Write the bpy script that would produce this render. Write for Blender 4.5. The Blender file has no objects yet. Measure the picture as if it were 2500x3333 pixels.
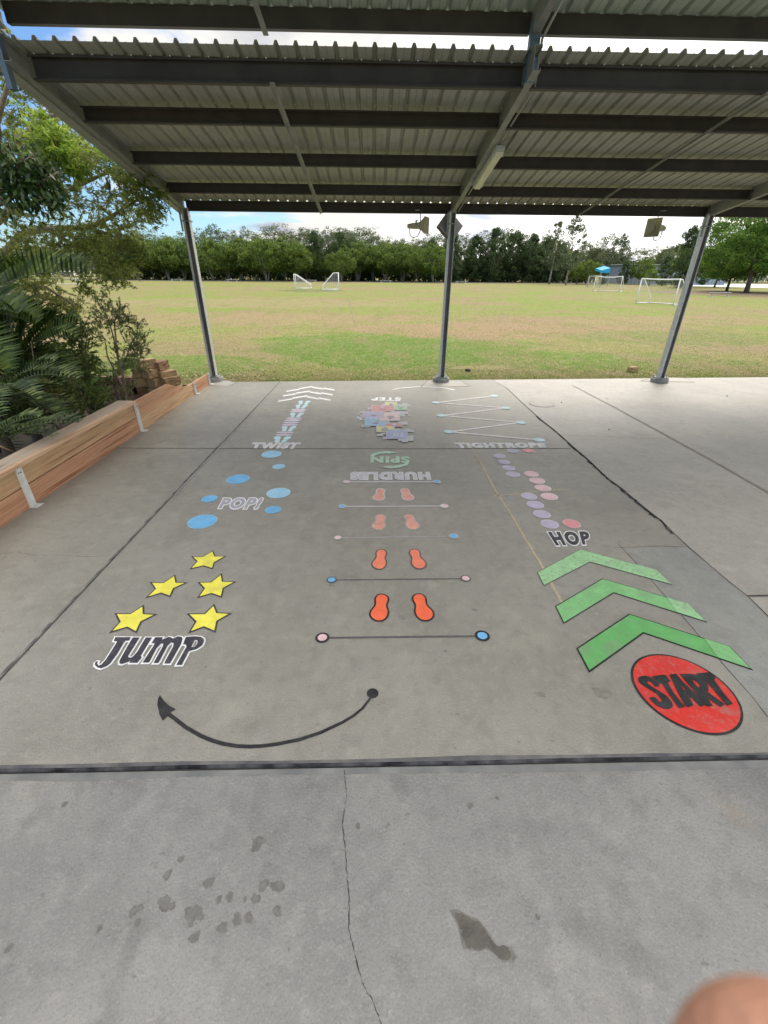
import bpy, bmesh, math, random
import numpy as np
from mathutils import Vector, Matrix
from mathutils.geometry import tessellate_polygon
R = math.radians
random.seed(7)
C = bpy.context.scene.collection
SC = bpy.context.scene

# ------------------------------------------------------------------ camera
F = 1422.0; PITCH = R(28.77); YAW = R(-1.532); ROLL = R(.467); CH = 2.25
cd = bpy.data.cameras.new('camera'); cam = bpy.data.objects.new('camera', cd); C.objects.link(cam)
SC.camera = cam
cd.sensor_fit = 'HORIZONTAL'; cd.sensor_width = 36.0; cd.lens = F / 2500 * 36.0
cd.clip_start = .005; cd.clip_end = 3000
fwd = Vector((-math.sin(YAW) * math.cos(PITCH), math.cos(YAW) * math.cos(PITCH), -math.sin(PITCH)))
rgt = Vector((math.cos(YAW), math.sin(YAW), 0)); up0 = rgt.cross(fwd)
cr, sr = math.cos(ROLL), math.sin(ROLL)
rgt2 = rgt * cr + up0 * sr * 1.0; up2 = up0 * cr - rgt * sr
m = Matrix((rgt2, up2, -fwd)).transposed().to_4x4(); m.translation = Vector((0, 0, CH)); cam.matrix_world = m
cd.dof.use_dof = True; cd.dof.focus_distance = 7.0; cd.dof.aperture_fstop = cd.lens / 1.5

# ------------------------------------------------------------------ world
SUN_AZ = 28.0; SUN_EL = 48.0
w = bpy.data.worlds.new('World'); SC.world = w; w.use_nodes = True
nt = w.node_tree; nt.nodes.clear()
def wn(t, **k):
    n = nt.nodes.new(t)
    for a, b in k.items(): setattr(n, a, b)
    return n
L = nt.links.new
out = wn('ShaderNodeOutputWorld'); sky = wn('ShaderNodeTexSky'); sky.sky_type = 'NISHITA'; sky.sun_disc = False
sky.sun_elevation = R(SUN_EL); sky.sun_rotation = R(SUN_AZ); sky.air_density = 1.0; sky.dust_density = .6; sky.ozone_density = 1.5
bg1 = wn('ShaderNodeBackground'); bg1.inputs[1].default_value = .06; skt = wn('ShaderNodeMix', data_type='RGBA', blend_type='MULTIPLY'); skt.inputs[0].default_value = 1; L(sky.outputs[0], skt.inputs[6]); skt.inputs[7].default_value = (.60, .80, 1.0, 1); L(skt.outputs[2], bg1.inputs[0])
tc = wn('ShaderNodeTexCoord'); sp = wn('ShaderNodeSeparateXYZ'); L(tc.outputs['Generated'], sp.inputs[0])
# project the view direction on a cloud ceiling so that clouds flatten to the horizon
zz = wn('ShaderNodeMath', operation='MAXIMUM'); L(sp.outputs[2], zz.inputs[0]); zz.inputs[1].default_value = 0.0
za = wn('ShaderNodeMath', operation='ADD'); L(zz.outputs[0], za.inputs[0]); za.inputs[1].default_value = .16
dx = wn('ShaderNodeMath', operation='DIVIDE'); dy = wn('ShaderNodeMath', operation='DIVIDE')
L(sp.outputs[0], dx.inputs[0]); L(za.outputs[0], dx.inputs[1]); L(sp.outputs[1], dy.inputs[0]); L(za.outputs[0], dy.inputs[1])
cv = wn('ShaderNodeCombineXYZ'); L(dx.outputs[0], cv.inputs[0]); L(dy.outputs[0], cv.inputs[1])
n1 = wn('ShaderNodeTexNoise'); n1.inputs['Scale'].default_value = 1.15; n1.inputs['Detail'].default_value = 9; n1.inputs['Roughness'].default_value = .58; n1.inputs['Distortion'].default_value = .35
L(cv.outputs[0], n1.inputs['Vector'])
# more cloud towards the right of the field, clearer towards the left
dirn = wn('ShaderNodeVectorMath', operation='DOT_PRODUCT'); L(tc.outputs['Generated'], dirn.inputs[0]); dirn.inputs[1].default_value = (.93, .36, 0)
mr = wn('ShaderNodeMapRange'); L(dirn.outputs['Value'], mr.inputs[0]); mr.inputs[1].default_value = -.10; mr.inputs[2].default_value = .42; mr.inputs[3].default_value = -.20; mr.inputs[4].default_value = .26
zc_ = wn('ShaderNodeMath', operation='MULTIPLY_ADD'); L(zz.outputs[0], zc_.inputs[0]); zc_.inputs[1].default_value = .5; L(mr.outputs[0], zc_.inputs[2])
ad = wn('ShaderNodeMath', operation='ADD'); L(n1.outputs[0], ad.inputs[0]); L(zc_.outputs[0], ad.inputs[1])
cr1 = wn('ShaderNodeMapRange', interpolation_type='SMOOTHSTEP'); L(ad.outputs[0], cr1.inputs[0]); cr1.inputs[1].default_value = .44; cr1.inputs[2].default_value = .60
n2 = wn('ShaderNodeTexNoise'); n2.inputs['Scale'].default_value = 1.7; n2.inputs['Detail'].default_value = 6; L(cv.outputs[0], n2.inputs['Vector'])
cc = wn('ShaderNodeValToRGB'); L(n2.outputs[0], cc.inputs[0])
cc.color_ramp.elements[0].position = .34; cc.color_ramp.elements[0].color = (.46, .48, .55, 1)
cc.color_ramp.elements[1].position = .50; cc.color_ramp.elements[1].color = (.90, .88, .84, 1)
bg2 = wn('ShaderNodeBackground'); L(cc.outputs[0], bg2.inputs[0])
# unseen cloud overhead and behind brightened as added fill light, dimmer over the field
bk = wn('ShaderNodeVectorMath', operation='DOT_PRODUCT'); L(tc.outputs['Generated'], bk.inputs[0]); bk.inputs[1].default_value = (.1, -.75, .65)
bm_ = wn('ShaderNodeMapRange', interpolation_type='SMOOTHSTEP'); L(bk.outputs['Value'], bm_.inputs[0]); bm_.inputs[1].default_value = -.25; bm_.inputs[2].default_value = .55; bm_.inputs[3].default_value = .43; bm_.inputs[4].default_value = .95; sg = wn('ShaderNodeVectorMath', operation='DOT_PRODUCT'); L(tc.outputs['Generated'], sg.inputs[0]); sg.inputs[1].default_value = (.55, .83, .10)
sm_ = wn('ShaderNodeMapRange', interpolation_type='SMOOTHSTEP'); L(sg.outputs['Value'], sm_.inputs[0]); sm_.inputs[1].default_value = .80; sm_.inputs[2].default_value = 1.0; sm_.inputs[3].default_value = 0.0; sm_.inputs[4].default_value = .36
sa_ = wn('ShaderNodeMath', operation='ADD'); L(bm_.outputs[0], sa_.inputs[0]); L(sm_.outputs[0], sa_.inputs[1]); L(sa_.outputs[0], bg2.inputs[1])
mx = wn('ShaderNodeMixShader'); L(cr1.outputs[0], mx.inputs[0]); L(bg1.outputs[0], mx.inputs[1]); L(bg2.outputs[0], mx.inputs[2]); L(mx.outputs[0], out.inputs[0])
sd = bpy.data.lights.new('sun', 'SUN'); sd.energy = 1.2; sd.angle = R(36); sd.color = (1, .93, .82)
so = bpy.data.objects.new('sun', sd); C.objects.link(so)
sv = Vector((math.sin(R(SUN_AZ)) * math.cos(R(SUN_EL)), math.cos(R(SUN_AZ)) * math.cos(R(SUN_EL)), math.sin(R(SUN_EL))))
so.rotation_euler = sv.to_track_quat('Z', 'Y').to_euler()
SC.view_settings.view_transform = 'Standard'; SC.view_settings.look = 'None'; SC.view_settings.gamma = 1.0
SC.view_settings.exposure = 1.40
SC.cycles.max_bounces = 8; SC.cycles.transparent_max_bounces = 12; SC.cycles.diffuse_bounces = 5

# ------------------------------------------------------------------ measuring helpers (photo measurement -> place on the real plane)
def ray(x, y):
    u = x - 1250; v = y - 1666.5; c, s = math.cos(-ROLL), math.sin(-ROLL); u, v = c * u - s * v, s * u + c * v
    r = u / F; up = -v / F
    b = math.cos(PITCH) + up * math.sin(PITCH); z = -math.sin(PITCH) + up * math.cos(PITCH)
    c, s = math.cos(YAW), math.sin(YAW); return (c * r - s * b, s * r + c * b, z)
def G(x, y, z=0.0):
    d = ray(x, y); t = (z - CH) / d[2]; return Vector((d[0] * t, d[1] * t, z))
def AY(x, y, Y):
    d = ray(x, y); t = Y / d[1]; return Vector((d[0] * t, Y, CH + d[2] * t))
def AX(x, y, X):
    d = ray(x, y); t = X / d[0]; return Vector((X, d[1] * t, CH + d[2] * t))

# ------------------------------------------------------------------ object helpers
def tag(o, label=None, cat=None, group=None, kind=None):
    if label: o['label'] = label
    if cat: o['category'] = cat
    if group: o['group'] = group
    if kind: o['kind'] = kind
    return o
def empty(name, loc=(0, 0, 0), label=None, cat=None, group=None, rz=0):
    o = bpy.data.objects.new(name, None); C.objects.link(o); o.location = loc; o.rotation_euler = (0, 0, rz); o.empty_display_size = .1
    return tag(o, label, cat, group)
def mk(name, v, f, m, parent=None, smooth=False, mats=None, mi=None):
    me = bpy.data.meshes.new(name); me.from_pydata([tuple(p) for p in v], [], f); me.update()
    for q in (mats or [m]): me.materials.append(q)
    if mi: me.polygons.foreach_set('material_index', mi)
    if smooth: me.polygons.foreach_set('use_smooth', [True] * len(me.polygons))
    o = bpy.data.objects.new(name, me); C.objects.link(o)
    if parent: o.parent = parent
    return o
class MB:
    def __init__(s): s.v = []; s.f = []
    def add(s, v, f):
        n = len(s.v); s.v += [Vector(p) for p in v]; s.f += [tuple(i + n for i in q) for q in f]
    def box(s, x0, x1, y0, y1, z0, z1, M=None):
        v = [Vector(p) for p in ((x0,y0,z0),(x1,y0,z0),(x1,y1,z0),(x0,y1,z0),(x0,y0,z1),(x1,y0,z1),(x1,y1,z1),(x0,y1,z1))]
        if M: v = [M @ p for p in v]
        s.add(v, [(0,3,2,1),(4,5,6,7),(0,1,5,4),(1,2,6,5),(2,3,7,6),(3,0,4,7)]); return s
    def bar(s, a, b, w, h, up=(0, 0, 1), off=(0, 0)):
        a, b = Vector(a), Vector(b); d = (b - a).normalized(); x = d.cross(Vector(up)).normalized(); u = x.cross(d)
        v = []
        for p in (a, b):
            for sx, sz in ((-1,-1),(1,-1),(1,1),(-1,1)): v.append(p + x * (sx * w / 2 + off[0]) + u * (sz * h / 2 + off[1]))
        s.add(v, [(0,1,2,3),(7,6,5,4),(0,4,5,1),(1,5,6,2),(2,6,7,3),(3,7,4,0)]); return s
    def prof(s, a, b, pts, up=(0, 0, 1)):
        a, b = Vector(a), Vector(b); d = (b - a).normalized(); x = d.cross(Vector(up)).normalized(); u = x.cross(d); n = len(pts)
        v = [a + x * p[0] + u * p[1] for p in pts] + [b + x * p[0] + u * p[1] for p in pts]
        f = [(i, (i + 1) % n, (i + 1) % n + n, i + n) for i in range(n)] + [tuple(range(n - 1, -1, -1)), tuple(range(n, 2 * n))]
        s.add(v, f); return s
    def tube(s, pts, rad, n=8, cap=True):
        pts = [Vector(p) for p in pts]; rad = rad if isinstance(rad, (list, tuple)) else [rad] * len(pts); v = []; f = []
        px = None
        for i, p in enumerate(pts):
            d = (pts[min(i + 1, len(pts) - 1)] - pts[max(i - 1, 0)]).normalized()
            if px is None: px = d.orthogonal().normalized()
            px = (px - d * px.dot(d)).normalized(); py = d.cross(px)
            for k in range(n):
                a = 2 * math.pi * k / n; v.append(p + (px * math.cos(a) + py * math.sin(a)) * rad[i])
        for i in range(len(pts) - 1):
            for k in range(n): f.append((i*n+k, i*n+(k+1)%n, (i+1)*n+(k+1)%n, (i+1)*n+k))
        if cap: f.append(tuple(range(n - 1, -1, -1))); f.append(tuple(range((len(pts)-1)*n, len(pts)*n)))
        s.add(v, f); return s
    def build(s, name, m, parent=None, smooth=False, bevel=0):
        o = mk(name, s.v, s.f, m, parent, smooth)
        if bevel:
            b = bmesh.new(); b.from_mesh(o.data); bmesh.ops.bevel(b, geom=b.edges[:], offset=bevel, segments=1, affect='EDGES'); b.to_mesh(o.data); b.free()
        return o

# ------------------------------------------------------------------ materials
def mat(name, col, rough=.6, metal=0, spec=.5, col2=None, scale=3.0, detail=6, lo=.35, hi=.65, bump=0, bscale=40, extra=None, island=0, trans=0, stretch=None):
    m = bpy.data.materials.new(name); m.use_nodes = True; t = m.node_tree; n = t.nodes; p = n['Principled BSDF']; l = t.links.new
    p.inputs['Roughness'].default_value = rough; p.inputs['Metallic'].default_value = metal; p.inputs['Specular IOR Level'].default_value = spec
    g = n.new('ShaderNodeNewGeometry'); src = g.outputs['Position']
    if stretch:
        vm = n.new('ShaderNodeVectorMath'); vm.operation = 'MULTIPLY'; l(src, vm.inputs[0]); vm.inputs[1].default_value = stretch; src = vm.outputs[0]
    cur = None
    if col2:
        no = n.new('ShaderNodeTexNoise'); no.inputs['Scale'].default_value = scale; no.inputs['Detail'].default_value = detail; l(src, no.inputs['Vector'])
        r = n.new('ShaderNodeMapRange'); l(no.outputs[0], r.inputs[0]); r.inputs[1].default_value = lo; r.inputs[2].default_value = hi
        mx = n.new('ShaderNodeMix'); mx.data_type = 'RGBA'; l(r.outputs[0], mx.inputs[0]); mx.inputs[6].default_value = (*col, 1); mx.inputs[7].default_value = (*col2, 1); cur = mx.outputs[2]
    else:
        rgb = n.new('ShaderNodeRGB'); rgb.outputs[0].default_value = (*col, 1); cur = rgb.outputs[0]
    for e in (extra or []):   # (colour, scale, lo, hi, amount, detail)
        no = n.new('ShaderNodeTexNoise'); no.inputs['Scale'].default_value = e[1]; no.inputs['Detail'].default_value = e[5] if len(e) > 5 else 4; l(src, no.inputs['Vector'])
        r = n.new('ShaderNodeMapRange'); l(no.outputs[0], r.inputs[0]); r.inputs[1].default_value = e[2]; r.inputs[2].default_value = e[3]; r.inputs[4].default_value = e[4]
        mx = n.new('ShaderNodeMix'); mx.data_type = 'RGBA'; l(r.outputs[0], mx.inputs[0]); l(cur, mx.inputs[6]); mx.inputs[7].default_value = (*e[0], 1); cur = mx.outputs[2]
    if island:
        hs = n.new('ShaderNodeHueSaturation'); l(cur, hs.inputs['Color'])
        r = n.new('ShaderNodeMapRange'); l(g.outputs['Random Per Island'], r.inputs[0]); r.inputs[3].default_value = 1 - island; r.inputs[4].default_value = 1 + island; l(r.outputs[0], hs.inputs['Value'])
        r = n.new('ShaderNodeMapRange'); l(g.outputs['Random Per Island'], r.inputs[0]); r.inputs[3].default_value = .5 + .03; r.inputs[4].default_value = .5 - .03; l(r.outputs[0], hs.inputs['Hue']); cur = hs.outputs[0]
    l(cur, p.inputs['Base Color'])
    if bump:
        no = n.new('ShaderNodeTexNoise'); no.inputs['Scale'].default_value = bscale; no.inputs['Detail'].default_value = 5; l(src, no.inputs['Vector'])
        b = n.new('ShaderNodeBump'); b.inputs['Strength'].default_value = bump; b.inputs['Distance'].default_value = .02; l(no.outputs[0], b.inputs['Height']); l(b.outputs[0], p.inputs['Normal'])
    if trans:
        tr = n.new('ShaderNodeBsdfTranslucent'); l(cur, tr.inputs[0]); ms = n.new('ShaderNodeMixShader'); ms.inputs[0].default_value = trans
        l(p.outputs[0], ms.inputs[1]); l(tr.outputs[0], ms.inputs[2]); l(ms.outputs[0], n['Material Output'].inputs[0])
    return m
def concrete(name, a, b, extra=()):
    a = (a[0] * .67, a[1] * .69, a[2] * .76); b = (b[0] * .68, b[1] * .70, b[2] * .77)
    return mat(name, a, .50, spec=.62, col2=b, scale=.8, detail=9, lo=.3, hi=.7, bump=.22, bscale=75,
               extra=[((a[0]*.76, a[1]*.74, a[2]*.72), .55, .52, .70, .5, 9), ((b[0]*1.12, b[1]*1.1, b[2]*1.06), 1.4, .52, .66, .5, 9), ((a[0]*.62, a[1]*.62, a[2]*.6), 2.3, .56, .74, .45, 8), ((b[0]*1.22, b[1]*1.22, b[2]*1.2), 5.0, .55, .75, .5, 9), ((.10,.10,.095), 26, .66, .74, .5, 3), ((a[0]*.8, a[1]*.8, a[2]*.8), 9, .50, .70, .5, 9), ((b[0]*1.15, b[1]*1.13, b[2]*1.1), 17, .54, .70, .45, 9),
                      ((a[0]*.55,)*3, 140, .52, .72, .45, 2), ((b[0]*1.3,)*3, 110, .56, .75, .45, 2)] + list(extra))
M_slab = concrete('concrete_main', (.365, .335, .262), (.445, .412, .328))
M_apron = concrete('concrete_near', (.275, .262, .228), (.385, .368, .32), [((.36, .26, .17), 1.3, .66, .78, .5, 5)])
M_right = concrete('concrete_right', (.50, .455, .365), (.60, .545, .44), [((.45, .425, .385), 1.1, .56, .7, .5, 8)])
M_patch = concrete('concrete_patch', (.355, .343, .295), (.43, .418, .355))
M_pale = concrete('concrete_pale', (.45, .44, .40), (.55, .54, .49))
M_joint = mat('joint_dark', (.035, .033, .035), .85, col2=(.09, .085, .08), scale=14)
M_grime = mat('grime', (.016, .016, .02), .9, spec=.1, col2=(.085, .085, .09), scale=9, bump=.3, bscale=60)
M_crack = mat('crack', (.03, .028, .025), .95)
def paint(name, c, wear=.35, rough=.55):
    k = (.25, .237, .21)
    return mat('paint_' + name, c, rough, spec=.4, col2=tuple(x * .86 + .02 for x in c), scale=9, detail=8, lo=.35, hi=.65, bump=.1, bscale=90,
               extra=[(tuple(min(1, x * 1.12 + .035) for x in c), 7, .45, .75, .7, 9), (k, 34, .53, .70, wear, 8), (k, 4.5, .58, .72, wear, 9), (k, 120, .60, .72, wear, 3)])
P_black = paint('black', (.010, .010, .013), .06); P_char = paint('charcoal', (.032, .028, .042), .16); P_grey = paint('grey', (.40, .385, .45), .2)
P_lgrey = paint('light_grey', (.60, .59, .63), .12); P_white = paint('white', (.88, .89, .90), .08); P_pale = paint('pale_grey', (.70, .69, .72), .1); P_yellow = paint('yellow', (.86, .78, .09), .15)
P_red = paint('red', (.60, .026, .018), .35); P_green = paint('green', (.115, .40, .115), .45); P_green2 = paint('green_worn', (.20, .49, .19), .55); P_green3 = paint('green_pale', (.32, .58, .30), .7)
P_org = paint('orange_red', (.86, .14, .05), .2); P_org2 = paint('orange_faded', (.84, .22, .13), .25); P_org3 = paint('coral', (.74, .34, .27), .35)  # far copies paler: chalkier paint plus some painted sky sheen
P_blue = paint('blue', (.16, .46, .78), .12); P_blue2 = paint('pale_blue', (.34, .62, .84), .15); P_sky = paint('ice_blue', (.56, .80, .88), .15)  # paler blue for far circles has the sky sheen painted in
P_pink = paint('pink', (.80, .54, .58), .18); P_pinkred = paint('pink_red', (.76, .30, .32), .25); P_lil = paint('lilac', (.52, .48, .63), .25); P_lil2 = paint('pale_lilac', (.68, .62, .74), .2)
P_mint = paint('mint', (.45, .66, .50), .3); P_line = paint('faded_line', (.42, .41, .43), .5); P_ochre = paint('ochre_line', (.50, .40, .26), .75)
P_rose = paint('rose_white', (.80, .70, .70), .25); P_dline = paint('dark_line', (.085, .08, .085), .25)
P_hy = paint('tile_yellow', (.70, .66, .30), .4); P_hg = paint('tile_green', (.38, .58, .40), .45); P_hr = paint('tile_red', (.66, .30, .33), .45); P_hp = paint('tile_purple', (.46, .42, .60), .45)
P_hb = paint('tile_blue', (.30, .52, .72), .4); P_hk = paint('tile_pink', (.74, .55, .58), .45); P_ht = paint('tile_teal', (.42, .52, .62), .45); P_hi = paint('tile_indigo', (.38, .44, .68), .45); P_hs = paint('tile_silver', (.55, .55, .60), .45)

# ------------------------------------------------------------------ field
def field_material():
    m = bpy.data.materials.new('field_grass'); m.use_nodes = True; t = m.node_tree; n = t.nodes; l = t.links.new; p = n['Principled BSDF']
    p.inputs['Roughness'].default_value = .9; p.inputs['Specular IOR Level'].default_value = .1
    g = n.new('ShaderNodeNewGeometry')
    def noise(sc, det=5, st=None, dist=0):
        s = g.outputs['Position']
        if st:
            v = n.new('ShaderNodeVectorMath'); v.operation = 'MULTIPLY'; l(s, v.inputs[0]); v.inputs[1].default_value = st; s = v.outputs[0]
        o = n.new('ShaderNodeTexNoise'); o.inputs['Scale'].default_value = sc; o.inputs['Detail'].default_value = det; o.inputs['Distortion'].default_value = dist; l(s, o.inputs['Vector']); return o.outputs[0]
    def rng(x, a, b, c=0, d=1):
        r = n.new('ShaderNodeMapRange'); r.interpolation_type = 'SMOOTHSTEP'; l(x, r.inputs[0]); r.inputs[1].default_value = a; r.inputs[2].default_value = b; r.inputs[3].default_value = c; r.inputs[4].default_value = d; return r.outputs[0]
    def mix(f, a, b):
        x = n.new('ShaderNodeMix'); x.data_type = 'RGBA'; l(f, x.inputs[0])
        for i, q in ((6, a), (7, b)):
            if isinstance(q, tuple): x.inputs[i].default_value = (*q, 1)
            else: l(q, x.inputs[i])
        return x.outputs[2]
    straw = (.225, .215, .08); tan = (.23, .175, .105); green = (.095, .185, .024); lime = (.165, .235, .04)
    c = mix(rng(noise(.16, 7, (1, .55, 1)), .42, .62), straw, tan)
    c = mix(rng(noise(.09, 6, (1, .8, 1), .3), .47, .59), c, lime)
    # greener and browner patches, edges broken by noise
    def patch(cx, cy, rx, ry, c, col, amt):
        v = n.new('ShaderNodeVectorMath'); v.operation = 'SUBTRACT'; l(g.outputs['Position'], v.inputs[0]); v.inputs[1].default_value = (cx, cy, 0)
        w2 = n.new('ShaderNodeVectorMath'); w2.operation = 'DIVIDE'; l(v.outputs[0], w2.inputs[0]); w2.inputs[1].default_value = (rx, ry, 1e6)
        le = n.new('ShaderNodeVectorMath'); le.operation = 'LENGTH'; l(w2.outputs[0], le.inputs[0])
        a = n.new('ShaderNodeMath'); a.operation = 'ADD'; l(le.outputs['Value'], a.inputs[0]); l(rng(noise(.8, 7), .2, .8, -.28, .28), a.inputs[1])
        return mix(rng(a.outputs[0], 1.12, .86, 0, amt), c, col)
    c = patch(.6, 16.3, 5.2, 4.2, c, green, .9)
    c = patch(6.5, 13.6, 4.5, 1.6, c, green, .7)
    c = patch(-5.5, 12.6, 2.6, 1.9, c, green, .75)
    c = patch(-9, 21, 6, 2.0, c, lime, .5)
    c = patch(-6, 15.8, 2.4, 1.7, c, tan, .8)
    c = patch(5.5, 21.5, 7, 3.2, c, (.29, .19, .125), .85)
    c = patch(-3, 27, 6, 2.2, c, (.28, .19, .12), .6)
    c = patch(16, 27, 9, 3, c, (.28, .20, .12), .6)
    c = patch(-7, 26, 9, 4.0, c, (.28, .21, .12), .7)
    c = patch(8, 34, 16, 5, c, lime, .7)
    c = patch(-10, 40, 14, 6, c, (.29, .24, .14), .5)
    c = patch(0, 60, 40, 9, c, lime, .45)
    c = patch(-8.5, 67, 4.5, 4.5, c, (.05, .11, .03), .8)  # darker green patch by the mid field goals
    c = patch(13, 19, 5, 2.5, c, green, .5)
    c = patch(30, 45, 14, 6, c, lime, .6)
    c = mix(rng(noise(2.2, 8), .48, .70, 0, .6), c, (.30, .25, .13))
    c = mix(rng(noise(.35, 8, (1, .5, 1), .4), .52, .64, 0, .6), c, (.27, .19, .12))
    c = patch(.8, 15.6, 4.4, 2.6, c, (.10, .17, .028), .75)
    c = mix(rng(noise(1.1, 7, (1, .35, 1)), .48, .66, 0, .5), c, (.23, .185, .095))
    c = mix(rng(noise(.7, 7, (1, .4, 1), .5), .52, .66, 0, .45), c, (.15, .19, .04))
    c = mix(rng(noise(9, 6, (1, .5, 1)), .5, .8, 0, .55), c, (.07, .10, .02))
    c = mix(rng(noise(38, 4, (1, .5, 1)), .48, .68, 0, .4), c, (.065, .085, .025))
    c = mix(rng(noise(14, 6, (1, .4, 1)), .50, .68, 0, .4), c, (.31, .28, .15))
    c = mix(rng(noise(30, 4), .56, .74, 0, .55), c, (.36, .30, .17))
    l(c, p.inputs['Base Color'])
    b = n.new('ShaderNodeBump'); b.inputs['Strength'].default_value = .8; b.inputs['Distance'].default_value = .03; l(noise(32, 6), b.inputs['Height']); l(b.outputs[0], p.inputs['Normal'])
    return m
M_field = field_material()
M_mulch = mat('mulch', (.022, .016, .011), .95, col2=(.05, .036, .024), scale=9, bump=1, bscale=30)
ZG = -.03
b = MB(); EX = 900
def edgeY(x): return 10.36 + .052 * (x + 3.65)
# field sheet round the slab, garden bed left open
b.add([(-EX, 10.2, ZG), (-3.9, 10.2, ZG), (EX, 10.2, ZG), (EX, EX, ZG), (-EX, EX, ZG)], [(0, 1, 2, 3, 4)])
b.add([(-EX, -EX, ZG), (EX, -EX, ZG), (EX, -3, ZG), (-EX, -3, ZG)], [(0, 1, 2, 3)])
b.add([(-EX, -3, ZG), (-14, -3, ZG), (-14, 10.2, ZG), (-EX, 10.2, ZG)], [(0, 1, 2, 3)])
b.add([(30, -3, ZG), (EX, -3, ZG), (EX, 10.2, ZG), (30, 10.2, ZG)], [(0, 1, 2, 3)])
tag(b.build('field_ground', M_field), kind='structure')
b = MB(); ZB = -.42
b.add([(-14, -3, ZB), (-3.9, -3, ZB), (-3.9, 10.2, ZB), (-14, 10.2, ZB)], [(0, 1, 2, 3)])
b.add([(-14, 10.2, ZB), (-3.9, 10.2, ZB), (-3.9, 10.2, ZG), (-14, 10.2, ZG)], [(0, 1, 2, 3)])
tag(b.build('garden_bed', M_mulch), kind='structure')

# ------------------------------------------------------------------ slabs
def sheet(name, loops, z, m, parent=None, kind=None, top=True):
    loops = [[Vector((p[0], p[1], z)) for p in lp] for lp in loops]
    tri = tessellate_polygon(loops); v = [p for lp in loops for p in lp]; f = []
    for a, b_, c_ in tri:
        n = (v[b_] - v[a]).cross(v[c_] - v[a])
        if abs(n.z) < 1e-12: continue
        f.append((a, b_, c_) if n.z > 0 else (a, c_, b_))
    o = mk(name, v, f, m, parent)
    if kind: o['kind'] = kind
    return o
def prism(name, loop, z0, z1, m, kind=None, parent=None):
    n = len(loop); v = [(p[0], p[1], z0) for p in loop] + [(p[0], p[1], z1) for p in loop]
    f = [(i, (i + 1) % n, (i + 1) % n + n, i + n) for i in range(n)] + [tuple(range(n, 2 * n))]
    o = mk(name, v, f, m, parent)
    if kind: o['kind'] = kind
    return o
YS = 1.37; ZA = -.016
crack_px = [(1611,1242),(1647,1261),(1705,1316),(1748,1355),(1817,1410),(1868,1457),(1915,1497),(1944,1525),(1980,1558),(2023,1591),(2067,1627),(2117,1670),(2153,1695),(2197,1739),(2247,1786),(2305,1836),(2378,1898),(2434,1941),(2500,2007),(2640,2140)]
crk = [G(*p) for p in crack_px]
main = [(-3.9, YS), (3.02, YS)] + [(p.x, p.y) for p in reversed(crk) if p.y > YS + .1] + [(2.89, edgeY(2.89)), (-3.9, edgeY(-3.9))]
prism('concrete_slab', main, -.4, 0, M_slab, 'structure')
rgtp = [(p.x + .006, p.y) for p in crk if p.y > YS + .1] + [(3.03, YS), (30, YS), (30, edgeY(30)), (2.9, edgeY(2.89))]
prism('concrete_slab_east', rgtp[::-1] if False else rgtp, -.4, -.0025, M_right, 'structure')
prism('concrete_apron', [(-12, -3), (30, -3), (30, YS - .012), (-12, YS - .012)], -.4, ZA, M_apron, 'structure')
# rounded, grimy edge of the raised slab over the apron
b = MB()
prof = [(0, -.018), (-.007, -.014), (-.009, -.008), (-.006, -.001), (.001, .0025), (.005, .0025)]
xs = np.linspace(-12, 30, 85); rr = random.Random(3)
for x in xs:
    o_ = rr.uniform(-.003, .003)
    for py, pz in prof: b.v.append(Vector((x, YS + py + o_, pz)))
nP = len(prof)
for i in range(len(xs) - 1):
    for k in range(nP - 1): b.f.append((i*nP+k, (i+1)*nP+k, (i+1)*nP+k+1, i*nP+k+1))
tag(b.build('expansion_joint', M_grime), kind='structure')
M_gr2 = mat('grime_film', (.075, .075, .085), .8, col2=(.16, .155, .15), scale=7, detail=9)
b = MB()
for x in xs:
    for q_ in (YS + .004, YS + .024 + rr.uniform(-.006, .008)): b.v.append(Vector((x, q_, .0012)))
b.f = [(2*i, 2*i+2, 2*i+3, 2*i+1) for i in range(len(xs) - 1)]
tag(b.build('grime_band', M_gr2), kind='structure')
b = MB()
for x in xs:
    for q_ in (YS - .05 + rr.uniform(-.012, .012), YS - .013): b.v.append(Vector((x, q_, ZA + .0012)))
b.f = [(2*i, 2*i+2, 2*i+3, 2*i+1) for i in range(len(xs) - 1)]
tag(b.build('grime_band', mat('grime_wash', (.15, .155, .155), .8, col2=(.235, .235, .225), scale=6, detail=9)), kind='structure')
def ribbon(pts, w, z, jit=0, rs=1):
    r_ = random.Random(rs); L_ = []; R_ = []
    pts = [Vector((p[0], p[1])) for p in pts]
    for i, p in enumerate(pts):
        d = (pts[min(i+1, len(pts)-1)] - pts[max(i-1, 0)]).normalized(); nn = Vector((-d.y, d.x)); ww = w[min(len(w) - 1, int(i * len(w) / len(pts)))] if isinstance(w, (list, tuple)) else w
        L_.append(p + nn * ww * (.5 + r_.uniform(-jit, jit))); R_.append(p - nn * ww * (.5 + r_.uniform(-jit, jit)))
    v = [(p.x, p.y, z) for q in zip(R_, L_) for p in q]; f = [(2*i, 2*i+2, 2*i+3, 2*i+1) for i in range(len(pts)-1)]
    return v, f
def strip(name, pts, w, z, m, kind='structure', jit=0, parent=None, sub=0, wob=0, rs=1):
    pts = [Vector((p[0], p[1])) for p in pts]
    if sub:
        r_ = random.Random(rs); q = []
        for a, c_ in zip(pts, pts[1:]):
            for k in range(sub):
                p = a.lerp(c_, k / sub); q.append(p + Vector((r_.uniform(-wob, wob), r_.uniform(-wob, wob))) if k else p)
        pts = q + [pts[-1]]
    v, f = ribbon(pts, w, z, jit, rs); o = mk(name, v, f, m, parent)
    if kind: o['kind'] = kind
    return o
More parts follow.
